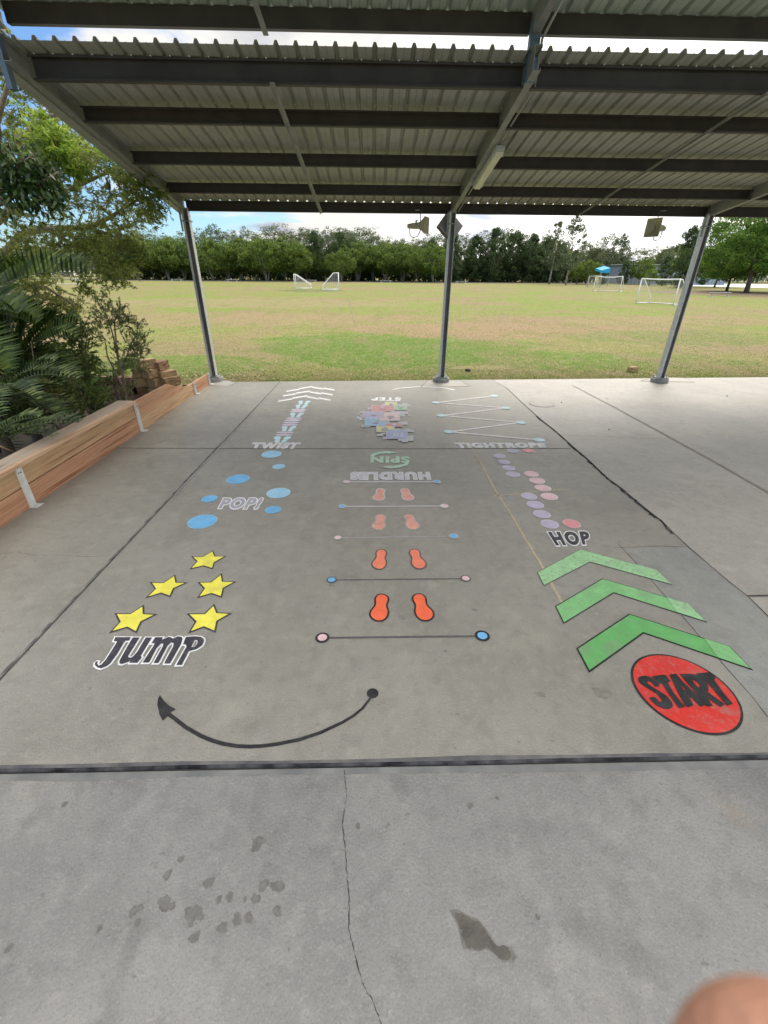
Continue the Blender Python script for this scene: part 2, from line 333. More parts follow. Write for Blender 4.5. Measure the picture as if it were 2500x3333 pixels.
M_stj = mat('joint_stain', (.10,.098,.095), .85, col2=(.25,.24,.21), scale=9, lo=.4, hi=.6)
XLj = [(-2.34, YS + .05)] + [G(*p)[:2] for p in ((0,2212),(354,1835),(560,1616),(708,1459),(810,1352),(912,1243))]
strip('joint_stain', [(p[0] + (-.012), p[1]) for p in XLj], [.028,.028,.03,.034,.032,.02,.012], .0015, M_stj, jit=.12, sub=14, wob=.0015, rs=5)
strip('control_joint', XLj, .013, .003, M_joint)
strip('joint_sealant', [(p[0] + .018, p[1]) for p in XLj[3:]], .018, .0045, M_pale, jit=.15, sub=8)
strip('control_joint', [G(374,1459)[:2], G(708,1460)[:2], G(1300,1461)[:2], G(1858,1460)[:2]], .014, .003, M_joint)
cw = [.005,.008,.012,.011,.014,.012,.015,.015,.014,.018,.016,.019,.018,.010,.010,.008,.008,.007,.007,.007]
strip('slab_crack', crk, cw, .004, M_crack, jit=.35, sub=0)
strip('slab_crack', [(p.x - .012, p.y) for p in crk[3:14]], .03, .002, M_grime, jit=.5, sub=5, wob=.008, rs=9)
# bluish repaired corner, pale weathered band beside the crack
pp = [(2032,1782),(2229,1779),(2280,1802),(2434,1941),(2500,2003),(2640,2140),(2640,2400),(2500,2335),(2449,2269),(2367,2177),(2214,1997),(2086,1849)]
ppw = [G(*p) for p in pp]
o = sheet('concrete_patch', [[(min(p.x, 2.97), p.y) for p in ppw]], .0012, M_patch, kind='structure')
strip('control_joint', [G(*p)[:2] for p in ((1998,1783),(2040,1782),(2140,1778),(2229,1780))], .004, .0022, M_joint, jit=.4)
strip('control_joint', [G(*p)[:2] for p in ((2010,1768),(2086,1849),(2214,1997),(2367,2177),(2449,2269),(2500,2335))], .004, .0022, M_joint, jit=.4)
strip('control_joint', [G(*p)[:2] for p in ((2434,1940),(2700,1934))], .02, .002, M_joint)
strip('slab_seam', [G(*p)[:2] for p in ((1864,1254),(2009,1330),(2190,1428),(2334,1507),(2500,1601),(2700,1712))], .038, .002, mat('seam', (.29,.272,.235), .7, col2=(.36,.335,.285), scale=6), jit=.15, sub=6)
M_hair = mat('hairline', (.15, .14, .12), .9)
strip('slab_crack', [G(*p)[:2] for p in ((0,1803),(60,1797),(120,1808),(200,1806),(285,1812),(360,1808))], .004, .0015, M_hair, jit=.5, sub=5, wob=.01)
strip('slab_crack', [G(*p)[:2] for p in ((1830,1416),(1990,1422),(2190,1430))], .005, .0015, M_hair, jit=.5, sub=5, wob=.01)
GA = lambda x, y: G(x, y, ZA)[:2]
strip('apron_crack', [GA(*p) for p in ((1121,2506),(1123,2540),(1129,2588),(1114,2686),(1124,2765),(1130,2852),(1137,2930),(1134,3018),(1153,3101),(1182,3206),(1215,3262),(1243,3333),(1262,3420))], .0025, ZA + .002, M_crack, jit=.6, sub=7, wob=.0022)
# concrete footing patches at the columns
for nm, q in (('footing_patch', [(1370,1260),(1392,1240),(1500,1239),(1528,1258)]), ('footing_patch', [(2085,1240),(2130,1228),(2225,1230),(2260,1244)]), ('footing_patch', [(655,1252),(690,1240),(740,1238),(770,1246),(740,1258)])):
    sheet(nm, [[G(*p)[:2] for p in q]], .002, M_right, kind='structure')
    strip('control_joint', [G(*p)[:2] for p in q] + [G(*q[0])[:2]], .012, .0035, M_joint)
# drain cover ring
c0 = G(1763, 1314)
ring = lambda r0, cx, cy, n=28, a=1: [(cx + math.cos(k * 2 * math.pi / n) * r0, cy + math.sin(k * 2 * math.pi / n) * r0 * a) for k in range(n)]
dr = empty('drain_cover', c0, 'round grey access cover set in the slab beyond the crack', 'drain cover')
sheet('rim', [ring(.25, 0, 0), ring(.225, 0, 0)], .004, M_pale, dr); sheet('lid', [ring(.22, 0, 0)], .003, M_right, dr)
# stains
M_wet = mat('wet_stain', (.07, .064, .056), .45, spec=.35, col2=(.13, .121, .107), scale=12, bump=.2, bscale=80)
M_spot = mat('spot_stain', (.125, .121, .114), .7, col2=(.18, .173, .16), scale=30)
def blob(cx, cy, rx, ry, rs, n=22, amp=.22, rot=0):
    r_ = random.Random(rs); ph = [r_.uniform(0, 6.3) for _ in range(4)]; q = []
    for k in range(n):
        a = 2 * math.pi * k / n; s_ = 1 + amp * (.5*math.sin(2*a+ph[0]) + .4*math.sin(3*a+ph[1]) + .35*math.sin(5*a+ph[2]) + .3*math.sin(8*a+ph[3]))
        x, y = math.cos(a) * rx * s_, math.sin(a) * ry * s_; q.append((cx + x*math.cos(rot) - y*math.sin(rot), cy + x*math.sin(rot) + y*math.cos(rot)))
    return q
def offset_simple(p, k):
    cx_ = sum(q[0] for q in p) / len(p); cy_ = sum(q[1] for q in p) / len(p); return [(cx_ + (q[0] - cx_) * k, cy_ + (q[1] - cy_) * k) for q in p]
wp = [(1478,2975),(1500,2972),(1530,2990),(1560,3002),(1590,3040),(1610,3075),(1650,3080),(1665,3105),(1655,3125),(1625,3118),(1600,3095),(1580,3085),(1562,3092),(1545,3088),(1515,3085),(1508,3050),(1500,3020)]
r_ = random.Random(2); wq = []
for i, p in enumerate(wp):
    q = wp[(i + 1) % len(wp)]
    for k in range(3): t = k / 3; wq.append((p[0]*(1-t)+q[0]*t + r_.uniform(-4, 4), p[1]*(1-t)+q[1]*t + r_.uniform(-4, 4)))
tag(sheet('water_stain', [[GA(*p) for p in wq]], ZA + .0015, M_wet, kind='stuff'), 'dark wet splash stain on the near concrete right of centre', 'stain')
M_halo = mat('halo_stain', (.125, .12, .11), .75, col2=(.19, .185, .165), scale=38, detail=6)
sheet('water_stain', [offset_simple([GA(*p) for p in wp], 1.16)], ZA + .0008, M_halo, kind='structure')
spots = [(545,2848,9),(680,2873,11),(858,2882,11),(908,2884,12),(890,2882,7),(748,2920,9),(712,2928,7),(832,2926,10),(627,2972,16),(653,2982,8),(772,2993,11),(809,2987,10),(902,2966,10),(724,3020,11),(634,3050,11),(435,2966,10),(457,2955,7),(535,2940,14),(558,2950,8),(448,3004,7),(27,3088,8),(590,2796,7),(840,2746,14),(210,2618,6),(797,2927,5),(620,3008,6),(323,3024,7),(1165,2688,6),(1530,2622,7),(1618,2598,4),(1750,2985,5)]
for i, (x, y, r0) in enumerate(spots):
    c_ = GA(x, y); rr0 = abs(GA(x + r0, y)[0] - c_[0])
    sheet('spot_stain', [blob(c_[0], c_[1], rr0 * 1.45, rr0 * 1.5, i, 20, .3)], ZA + .0008 + i * .00001, M_halo, kind='structure')
    tag(sheet('spot_stain', [blob(c_[0], c_[1], rr0 * .85, rr0 * .95, i, 20, .35)], ZA + .0014 + i * .00001, M_spot, kind='structure'))
c_ = G(1962, 2255); sheet('slab_stain', [blob(c_.x, c_.y, .055, .045, 4)], .0012, mat('oil_stain', (.16,.155,.13), .6, col2=(.24,.225,.19), scale=20), kind='structure')
for i, (x, y, r0) in enumerate([(1760,2260,16),(1545,1985,10),(1310,2010,14),(1450,2120,7),(1080,1905,8),(1840,2010,8),(2360,2290,8),(1490,2325,6)]):
    c_ = G(x, y); r1 = G(x + r0, y).x - c_.x; sheet('slab_stain', [blob(c_.x, c_.y, r1, r1 * .7, i + 40, 16, .35)], .0012, mat('stain_soft', (.19,.18,.16), .7, col2=(.225,.215,.19), scale=25), kind='structure')

# ------------------------------------------------------------------ painted game markings
def ccw(p):
    a = sum(p[i][0]*p[(i+1) % len(p)][1] - p[(i+1) % len(p)][0]*p[i][1] for i in range(len(p))); return p if a > 0 else p[::-1]
def offset(p, d, lim=2.2):
    p = ccw([Vector((q[0], q[1])) for q in p]); n = len(p); o = []
    for i in range(n):
        a = (p[i] - p[i-1]); c_ = (p[(i+1) % n] - p[i])
        if a.length < 1e-9 or c_.length < 1e-9: o.append(p[i]); continue
        a.normalize(); c_.normalize(); na = Vector((a.y, -a.x)); nb = Vector((c_.y, -c_.x)); s_ = na + nb
        if s_.length < .1: o.append(p[i] + na * d); continue
        s_.normalize(); k = d / max(s_.dot(na), 1 / lim); o.append(p[i] + s_ * k)
    return [(q.x, q.y) for q in o]
Z1, Z2, Z3 = .003, .005, .007
WP = lambda pts, z=0: [tuple(G(x, y, z)[:2]) for x, y in pts]
def world_r(x, y, r): return (G(x + r, y) - G(x - r, y)).length / 2
def local(pts, c_): return [(p[0] - c_.x, p[1] - c_.y) for p in pts]
# stars
stars = [([(1165,228),(1180,268),(1255,268),(1175,312),(1162,355),(1098,335),(1005,357),(1052,303),(1018,270),(1092,272)], 'farthest yellow star, alone at the tip of the star triangle', .010),
 ([(870,418),(880,470),(950,472),(862,512),(835,568),(770,545),(672,575),(732,515),(700,470),(790,473)], 'left yellow star of the middle pair of painted stars', .011),
 ([(1230,410),(1238,462),(1328,465),(1245,510),(1230,572),(1160,548),(1065,575),(1110,512),(1070,470),(1155,468)], 'right yellow star of the middle pair of painted stars', .011),
 ([(625,655),(628,712),(712,718),(610,768),(575,842),(510,808),(395,842),(460,770),(430,712),(535,712)], 'yellow star directly above the letters JU of JUMP', .012),
 ([(1173,650),(1195,705),(1290,710),(1195,765),(1180,838),(1100,805),(1000,843),(1045,768),(990,714),(1110,712)], 'yellow star above the letter P of JUMP', .012)]
for pts, lab, ow in stars:
    W = WP([(200 + .4219*x, 1700 + .4219*y) for x, y in pts]); c_ = Vector((sum(p[0] for p in W)/10, sum(p[1] for p in W)/10, 0))
    e = empty('painted_star', c_, lab + ', black outline', 'painted star', 'yellow stars painted on the slab'); lp = local(W, c_)
    sheet('outline', [offset(lp, ow, 3)], Z1, P_char, e); sheet('star_fill', [lp], Z2, P_yellow, e)
# discs
def disc(name, x, y, r, fill, lab, cat, group, edge=None, ew=.15, em=None):
    c_ = G(x, y); r0 = world_r(x, y, r); e = empty(name, c_, lab, cat, group)
    j = random.Random(int(x * 7 + y)); R_ = [r0 * (1 + j.uniform(-.012, .012)) for _ in range(40)]
    pts = [(math.cos(k*math.pi/20)*R_[k], math.sin(k*math.pi/20)*R_[k]) for k in range(40)]
    if em: sheet('rim', [pts], Z1, em, e); sheet('disc_fill', [[(a*(1-ew), b_*(1-ew)) for a, b_ in pts]], Z2, fill, e)
    else: sheet('disc_fill', [pts], Z1, fill, e)
    return e
pop = [(884,1479,32.5,P_blue2,'light blue circle just below the word TWIST, its top against the slab joint'),(908,1519,21,P_blue2,'small light blue circle second down from the word TWIST'),(775,1560,37,P_blue,'large blue circle up and left of the P of POP'),
 (906.5,1605,38.5,P_blue2,'large light blue circle up and right of the exclamation mark of POP'),(682,1624,26,P_blue,'small blue circle immediately left of the word POP'),(889,1660,26,P_blue,'small blue circle right of and below the exclamation mark'),(659,1698,46.7,P_blue,'largest blue circle, nearest the stars, below left of the word POP')]
for x, y, r0, mm, lab in pop: disc('painted_circle', x, y, r0, mm, lab, 'painted circle', 'blue circles round the word POP', em=P_blue2 if mm is P_blue else P_sky, ew=.06)
hop = [(1668,1468,19,'l','lilac circle under the letters OP of TIGHTROPE, left of the red one'),(1720,1467,19.5,'r','pinkish red circle under the letter P of TIGHTROPE'),
 (1626,1485,20,'l','leftmost lilac circle, top of the upper column of four'),(1640,1504,20.5,'l','lilac circle second from the top in the upper column of four'),(1655,1523.5,21,'l','lilac circle third from the top in the upper column of four'),(1670,1544,22.5,'l','lilac circle at the bottom of the upper column of four, beside the first pink one'),
 (1729,1543,23.5,'p','first and farthest circle of the run of four pink ones'),(1748,1565,25,'p','second circle of the run of four pink ones'),(1767,1589,26,'p','third circle of the run of four pink ones, touched by the faded cross line'),(1788,1616.6,27,'p','last and nearest circle of the run of four pink ones'),
 (1722,1616,25.5,'l','lilac circle beside the nearest pink one, top of the lower column of four'),(1742,1643,27,'l','lilac circle second from the top in the lower column of four'),(1763.6,1674,27.5,'l','lilac circle third from the top in the lower column of four'),(1789,1706,28.5,'l','lilac circle just above the letter H of HOP'),(1860.6,1705,28,'r','red circle just above the letter P of HOP')]
for x, y, r0, k, lab in hop: disc('painted_circle', x, y, r0, {'l': P_lil, 'r': P_pinkred, 'p': P_pink}[k], lab, 'painted circle', 'hopping circles leading to the word HOP', em={'l': P_lil2, 'r': P_pink, 'p': P_rose}[k], ew=.12)
# hurdles
def line_loop(a, b_, w0):
    a, b_ = Vector(a[:2]), Vector(b_[:2]); d = (b_ - a).normalized(); n = Vector((-d.y, d.x)) * w0 / 2; return [tuple(a-n), tuple(b_-n), tuple(b_+n), tuple(a+n)]
hur = [((1128,1569),(1422,1569),'p','b',12,13,P_lgrey,P_lgrey,.028,'palest painted hurdle line, touching the word HURDLES'),
 ((1115,1649),(1446,1647.6),'b','p',13,14,P_lgrey,P_lgrey,.02,'second hurdle line from the word HURDLES, blue end left'),
 ((1100,1751),(1477,1746),'p','b',13.5,17,P_line,P_line,.012,'faintest hurdle line, third from the word HURDLES, between coral footprint pairs'),
 ((1080,1888.5),(1516,1884),'b','p',17,17,P_dline,P_dline,.012,'fourth hurdle line, thin and grey with a blue left end ringed in dark grey'),
 ((1049.5,2077),(1570,2071),'p','b',23,24,P_black,P_dline,.017,'nearest hurdle line, thick and dark with black ringed pink and blue ends')]
for A, B, ka, kb, ra, rb, rim, lm, lw, lab in hur:
    a, b_ = G(*A), G(*B); c_ = (a + b_) / 2; e = empty('painted_hurdle', c_, lab, 'painted hurdle', 'hurdle lines painted down the middle')
    sheet('line', [line_loop(a - c_, b_ - c_, lw)], Z1, lm, e)
    for (px, py), p, k, r0 in ((A, a, ka, ra), (B, b_, kb, rb)):
        r1 = world_r(px, py, r0); q = p - c_; col = P_pink if k == 'p' else P_blue
        sheet('end_ring', [ring(r1, q.x, q.y)], Z2, rim, e); tag(sheet('end_dot', [ring(r1 * (.66 if rim is P_black else .72), q.x, q.y)], Z3, col, e), ('pink' if k == 'p' else 'blue') + ' end dot')
# footprints
def foot(L_, W_, bend, lean=0):
    q = []
    def hw(s):
        v = 0
        if s < .12: v = max(v, .5 * math.sqrt(max(0, 1 - ((s + .44) / .56) ** 2)))
        if s > .2: v = max(v, .37 * math.sqrt(max(0, 1 - ((s - .60) / .40) ** 2)))
        if -.1 < s < .6: v = max(v, .30)
        return v
    ss = [-math.cos(math.pi * k / 20) for k in range(21)]
    ws = [hw(s) for s in ss]; ws = [ws[0]] + [(ws[i-1] + 2*ws[i] + ws[i+1]) / 4 for i in range(1, 20)] + [ws[20]]
    for s, w_ in zip(ss, ws): q.append((w_ * W_ + bend * W_ * math.sin(s * 2.2), s * L_ / 2))
    for s, w_ in list(zip(ss, ws))[19:0:-1]: q.append((-w_ * W_ + bend * W_ * math.sin(s * 2.2), s * L_ / 2))
    return q
feet = [(1236,1609.6,17,19,-1,0),(1323,1609.6,17,19,1,0),(1236,1700,20,24,-1,1),(1338,1699,20,24,1,1),(1237.5,1820.6,21.5,31,-1,2),(1357,1819.6,21.5,31,1,2),(1238.5,1977,27,42,-1,3),(1373.5,1976,27,42,1,3)]
frow = ['palest coral', 'second palest coral', 'orange red', 'nearest and brightest orange']
for x, y, hw_, hh, sd_, k in feet:
    c_ = G(x, y); W_ = 2 * world_r(x, y, hw_); L_ = (G(x, y - hh) - G(x, y + hh)).length
    e = empty('painted_footprint', c_, f"{'left' if sd_ < 0 else 'right'} footprint of the {frow[k]} pair between hurdle lines", 'painted footprint', 'orange footprints between the hurdle lines')
    lp = foot(L_, W_, -.10 * sd_); sheet('outline', [offset(lp, [.014, .013, .013, .014][k])], Z1, [P_lgrey, P_line, P_dline, P_black][k], e); sheet('foot_fill', [lp], Z2, [P_org3, P_org3, P_org2, P_org][k], e)
# twist path
def zp(x, y): return (700 + .2712 * x, 1230 + .2712 * y)
tw = [(1028,298,35,22),(1105,298,35,22),(997,346,36,22),(1072,346,37,22),(932,446,39,25),(1017,446,42,25),(833,610,43,30),(922,610,44,30),(748,738,52,35),(852,738,50,35)]
order = ['farthest', 'second farthest', 'middle', 'second nearest', 'nearest']
for i, (x, y, hw_, hh) in enumerate(tw):
    px, py = zp(x, y); c_ = G(px, py); W_ = 2 * world_r(px, py, hw_ * .2712); L_ = (G(px, py - hh * .2712) - G(px, py + hh * .2712)).length
    e = empty('painted_footprint', c_, f"{'left' if i % 2 == 0 else 'right'} footprint of the {order[i // 2]} pale blue pair in the TWIST path", 'painted footprint', 'pale blue footprints of the twist path')
    lp = [(-a * .92, -b_) for a, b_ in foot(L_ * 1.08, W_ * .95, .13 * (1 if i % 2 else -1))]
    sheet('foot_fill', [ccw(lp)], Z1, P_sky, e)
ov = [(915,1098,384),(903,1082,405),(855,1042,486),(835,1030,510),(817,1010,538),(803,995,564),(737,947,656),(722,930,685)]
onm = ['farther oval of the far lilac pair', 'nearer oval of the far lilac pair', 'first oval of the middle four lilac ones', 'second oval of the middle four lilac ones', 'third oval of the middle four lilac ones', 'fourth oval of the middle four lilac ones', 'farther oval of the near lilac pair', 'nearer oval of the near lilac pair']
for (x0, x1, y), nmz in zip(ov, onm):
    px, py = zp((x0 + x1) / 2, y); c_ = G(px, py); rx = world_r(px, py, (x1 - x0) / 2 * .2712); ry = (G(px, py - 2.9) - G(px, py + 2.9)).length / 2
    tag(sheet('painted_oval', [[(c_.x + a, c_.y + b_) for a, b_ in ring(1, 0, 0, 24)] and [(c_.x + math.copysign(abs(math.cos(t))**.7, math.cos(t)) * rx, c_.y + math.sin(t) * ry) for t in [k*math.pi/14 for k in range(28)]]], Z1, P_lil2), nmz + ' in the TWIST path', 'painted oval', 'lilac ovals of the twist path')
for i, (l_, a, r_) in enumerate([((860,158),(1170,110),(1435,150)), ((815,213),(1140,165),(1412,210)), ((760,276),(1105,222),(1388,275))]):
    e = empty('striped_chevron', G(*zp(*a)), ['farthest', 'middle', 'nearest'][i] + ' of three flat white and grey striped chevrons near the grass', 'painted chevron', 'striped chevrons at the far end'); o0 = e.location
    th = [22, 24, 26][i]
    def P_(t, s_):   # t 0..4 along the chevron, s_ 0..1 across
        if t <= 2: x = l_[0] + (a[0] - l_[0]) * t / 2; y = l_[1] + (a[1] - l_[1]) * t / 2
        else: x = a[0] + (r_[0] - a[0]) * (t - 2) / 2; y = a[1] + (r_[1] - a[1]) * (t - 2) / 2
        q = G(*zp(x - s_ * 3, y + (s_ - .5) * th)); return (q.x - o0.x, q.y - o0.y)
    for k in range(4):
        for s0, s1, mm in ((0, .5, P_white if k in (1, 3) else P_line), (.5, 1, P_line if k in (1, 3) else P_white)):
            sheet('stripe', [ccw([P_(k, s0), P_(k + 1, s0), P_(k + 1, s1), P_(k, s1)])], Z1, mm, e)
# green chevrons
gch = [([(190,320),(465,172),(950,305),(1050,400),(528,255),(235,407)], P_green3, .006, 'farthest and palest green chevron, below the word HOP', P_dline),
 ([(305,535),(605,358),(1155,518),(1275,640),(680,452),(360,648)], P_green2, .009, 'middle green chevron arrow of the three, outlined in black', P_char),
 ([(440,802),(775,582),(1415,790),(1565,945),(870,708),(522,958)], P_green, .011, 'nearest and darkest green chevron, next to the red START disc', P_black)]
for pts, mm, ow, lab, om in gch:
    W = WP([(1650 + .5124*x, 1700 + .5124*y) for x, y in pts]); c_ = Vector((W[1][0], W[1][1], 0)); e = empty('green_chevron', c_, lab, 'painted chevron', 'green chevrons leading from the start disc')
    lp = local(W, c_); sheet('outline', [lp if True else 0], Z1, om, e); inn = offset(lp, -ow, 3)
    # the faded right tip lies on the repaired corner
    sheet('chevron_fill', [inn], Z2, mm, e)
    W2 = WP([(1650 + .5124*x, 1700 + .5124*y) for x, y in [(pts[1][0]*.28+pts[2][0]*.72, pts[1][1]*.28+pts[2][1]*.72), pts[2], pts[3], (pts[3][0]*.67+pts[4][0]*.33, pts[3][1]*.67+pts[4][1]*.33)]])
    tag(sheet('worn_tip', [offset(local(W2, c_), -ow * .8, 3)], Z3, P_green2 if mm is P_green else P_green3, e), 'paler worn tip of the chevron')
# start disc
SB = [G(1650+.5124*a, 1700+.5124*b_) for a, b_ in [(790,960),(960,830),(1275,950),(1503,1240),(1330,1362),(870,1130)]]
A_ = np.array([[p.x, p.y, 1] for p in SB]); bb = np.array([p.x**2 + p.y**2 for p in SB]); s_ = np.linalg.lstsq(A_, bb, rcond=None)[0]
scx, scy = s_[0] / 2, s_[1] / 2; srr = math.sqrt(s_[2] + scx**2 + scy**2)
e = empty('start_disc', (scx, scy, 0), 'red disc with black rim and the word START painted on the slab', 'painted sign')
sheet('rim', [ring(srr, 0, 0, 64)], Z1, P_black, e); sheet('disc_fill', [ring(srr - .014, 0, 0, 64)], Z2, P_red, e)
def zs(pts): return [(2040 + .217*x, 2170 + .217*y) for x, y in pts]
ST = [[[(300,148),(240,145),(185,160),(165,190),(175,235),(215,275),(300,330),(430,410),(500,480),(520,520),(510,545),(470,520),(430,470),(400,462),(330,475),(380,540),(450,600),(560,645),(620,650),(670,630),(690,590),(670,530),(600,450),(500,385),(380,310),(310,260),(305,232),(340,230),(380,262),(420,310),(495,310),(470,270),(420,220),(370,170)]],
 [[(375,155),(560,130),(600,155),(655,235),(610,250),(700,400),(870,615),(780,635),(680,500),(520,262),(465,275)]],
 [[(635,130),(735,118),(840,240),(960,350),(1120,500),(1280,602),(1200,612),(1170,585),(1100,615),(960,470),(945,490),(1000,590),(920,625),(870,600),(780,430),(700,270)],[(810,290),(880,355),(850,360)]],
 [[(790,125),(930,118),(1020,130),(1110,170),(1200,260),(1225,330),(1210,390),(1330,480),(1470,575),(1400,620),(1200,480),(1285,600),(1210,600),(1000,370)],[(970,205),(1040,235),(1095,290),(1080,325),(1040,300)]],
 [[(1035,115),(1240,95),(1290,125),(1335,195),(1305,210),(1440,400),(1585,570),(1500,600),(1350,420),(1180,225),(1140,210),(1060,150)]]]
for i, lps in enumerate(ST):
    sheet('letter', [local(WP(zs(q)), e.location) for q in lps], Z3 + .0006 * i, P_black, e)
# JUMP
def zj(pts): return [(290 + .2411*x, 2050 + .2411*y) for x, y in pts]
JU = [[[(358,107),(565,107),(540,155),(497,155),(470,185),(385,330),(290,460),(240,500),(165,528),(115,515),(82,485),(85,450),(108,433),(125,435),(110,465),(130,490),(165,480),(230,410),(300,300),(385,165),(335,158)]],
 [[(592,112),(500,270),(412,430),(415,465),(455,470),(560,430),(548,455),(655,455),(715,380),(700,362),(852,112),(768,112),(650,310),(600,365),(570,385),(530,380),(535,355),(686,112)]],
 [[(900,110),(1000,110),(985,145),(1075,105),(1110,110),(1135,130),(1200,97),(1250,105),(1265,130),(1245,200),(1110,440),(1095,465),(1020,465),(1030,435),(1140,230),(1145,190),(1110,180),(1060,230),(950,440),(935,458),(870,458),(890,430),(1000,230),(1005,195),(975,195),(915,260),(820,440),(808,452),(725,452),(880,215),(890,190),(845,192),(870,150)]],
 [[(1310,105),(1440,97),(1510,105),(1550,130),(1555,165),(1530,220),(1460,270),(1350,300),(1255,485),(1180,485),(1320,235),(1305,205),(1272,208)],[(1435,145),(1470,160),(1460,205),(1425,240),(1380,245)]]]
cj = G(470, 2120); e = empty('painted_word', cj, 'word JUMP in slanted black letters edged in white below the stars', 'painted word')
for i, lps in enumerate(JU):
    loc = [local(WP(zj(q)), cj) for q in lps]; o_ = [offset(loc[0], .011, 1.6)]
    if len(loc) > 1: o_.append(offset(loc[1], -.006, 1.5))
    sheet('letter_edge', o_, Z1 + .0005 * i, P_white, e); sheet('letter', loc, Z2 + .0015 + .0005 * i, P_char, e)
# words from type, laid flat on the slab
def word(txt, quad, fill, edge, lab, bold=.05, ew=.05, shear=0, name='painted_word', parent=None, z=0, spacing=1.0):
    """quad = photo corners where the text's own tl, tr, br, bl go"""
    q = [G(*p) for p in quad]; c_ = sum(q, Vector()) / 4
    e = parent or empty(name, c_, lab, 'painted word'); base = e.location
    box = None
    for off, zz, mm, pn in ((bold + ew, Z1 + z, edge, 'letter_edge'), (bold, Z2 + z, fill, 'letter')):
        if mm is None: continue
        cu = bpy.data.curves.new('txt', 'FONT'); cu.body = txt; cu.size = 1; cu.offset = off; cu.shear = shear; cu.space_character = spacing + 3.0 * (bold + ew * .5); cu.resolution_u = 4
        to = bpy.data.objects.new('txt', cu); C.objects.link(to); dg = bpy.context.evaluated_depsgraph_get(); me = bpy.data.meshes.new_from_object(to.evaluated_get(dg))
        bpy.data.objects.remove(to); co = np.array([v.co[:] for v in me.vertices])
        if box is None: box = (co[:,0].min(), co[:,0].max(), co[:,1].min(), co[:,1].max())
        for v in me.vertices:
            s_ = (v.co.x - box[0]) / (box[1] - box[0]); t_ = (v.co.y - box[2]) / (box[3] - box[2])
            p = (q[3] * (1-s_) + q[2] * s_) * (1-t_) + (q[0] * (1-s_) + q[1] * s_) * t_; v.co = (p.x - base.x, p.y - base.y, zz)
        bm = bmesh.new(); bm.from_mesh(me); bmesh.ops.recalc_face_normals(bm, faces=bm.faces[:])
        for f_ in bm.faces:
            if f_.normal.z < 0: f_.normal_flip()
        bm.to_mesh(me); bm.free(); me.materials.clear(); me.materials.append(mm); o = bpy.data.objects.new(pn, me); C.objects.link(o); o.parent = e
    return e
word('POP!', [(722,1619),(862,1619),(842,1661),(706,1659)], P_grey, P_white, 'word POP with exclamation mark in grey letters edged in white', .05, .06, .1)
word('HOP', [(1777,1729),(1918,1727),(1925,1777),(1810,1781)], P_char, P_white, 'word HOP in mottled black letters edged in white', .06, .055)
word('TWIST', [(822,1440),(981,1441),(968,1462),(818,1461)], P_pale, P_white, 'word TWIST in pale grey and white letters at the joint', .045, .03, .1)
word('TIGHTROPE', [(1477,1441),(1772,1441),(1779,1458),(1489,1459)], P_pale, P_white, 'word TIGHTROPE in heavy white letters below the zigzag', .06, .025)
word('HURDLES', [(1404,1562),(1138,1563),(1141,1536),(1398,1536)], P_lgrey, P_white, 'word HURDLES upside down in grey letters edged in white', .055, .03)
word('STEP', [(1305,1306),(1206,1305),(1210,1294),(1305,1294)], P_white, None, 'word STEP upside down in white letters above the number tiles', .06, 0)
sp_ = word('SPIN', [(1334,1508),(1205,1507),(1207,1486),(1332,1486)], P_mint, None, 'word SPIN upside down in mint green inside two curved arrows', .055, .0)
def arc_arrow(pts, w, head, e, name='arrow'):
    W = [G(*p) for p in pts]; v = [(p.x - e.location.x, p.y - e.location.y) for p in W]
    strip(name, v, w, Z2 + .001, P_mint, kind=None, parent=e); sheet('arrow_head', [local(WP(head), e.location)], Z3, P_mint, e)
arc_arrow([(1210,1486),(1218,1480),(1235,1475),(1262,1473)], [.05,.07,.08,.08], [(1259,1469),(1297,1474),(1263,1479)], sp_)
arc_arrow([(1329,1508),(1318,1514),(1300,1519),(1270,1523)], [.04,.07,.07,.07], [(1275,1517),(1239,1521),(1274,1526.5)], sp_)
# number tiles
e = empty('number_tiles', G(1255, 1385), 'path of overlapping coloured number tiles between STEP and SPIN', 'hopscotch')
def zt(x, y): return (1100 + .2411 * x, 1270 + .2411 * y)
tiles = [(585,187,635,207,P_hs),(865,178,935,212,P_hs),(930,197,978,212,P_hs),(398,235,452,262,P_hs),(942,270,980,285,P_hs),(295,287,355,308,P_hs),(262,310,292,328,P_hs),(300,335,330,350,P_hs),(255,362,325,395,P_hs),(283,390,355,413,P_hs),(868,288,950,325,P_hs),(842,328,905,362,P_hs),(942,335,978,350,P_hs),(815,430,940,473,P_hs),(318,472,435,510,P_hs),(770,527,835,545,P_hs),(888,528,978,558,P_hs),(950,548,1023,572,P_hs),(528,595,612,625,P_hs),(575,583,650,605,P_hs),(608,643,655,672,P_hs),(940,622,1018,693,P_hs),(815,663,945,692,P_hs),(862,690,945,712,P_hs),(775,150,825,165,P_hs),
 (630,158,805,207,P_hy),(755,197,935,272,P_hg),(448,208,765,295,P_hr),(330,295,612,380,P_hp),(715,290,870,345,P_ht),(615,303,840,422,P_hk),(555,380,700,422,P_hk),(360,378,550,492,P_hb),(540,425,695,492,P_hb),(640,455,872,503,P_hr),(515,495,768,580,P_hy),(650,545,940,668,P_hi)]
for i, (x0, y0, x1, y1, mm) in enumerate(tiles):
    q = local(WP([zt(x0, y1), zt(x1, y1), zt(x1, y0), zt(x0, y0)]), e.location); zz = Z1 + .0004 * (i % 25)
    if mm is P_hs: sheet('border_tile', [q], zz - .0005 if i < 25 else zz, mm, e)
    else:
        sheet('tile_edge', [q], .0065 + .0007 * (i - 25), P_hs, e); tag(sheet('tile', [offset(q, -.014, 3)], .0068 + .0007 * (i - 25), mm, e))
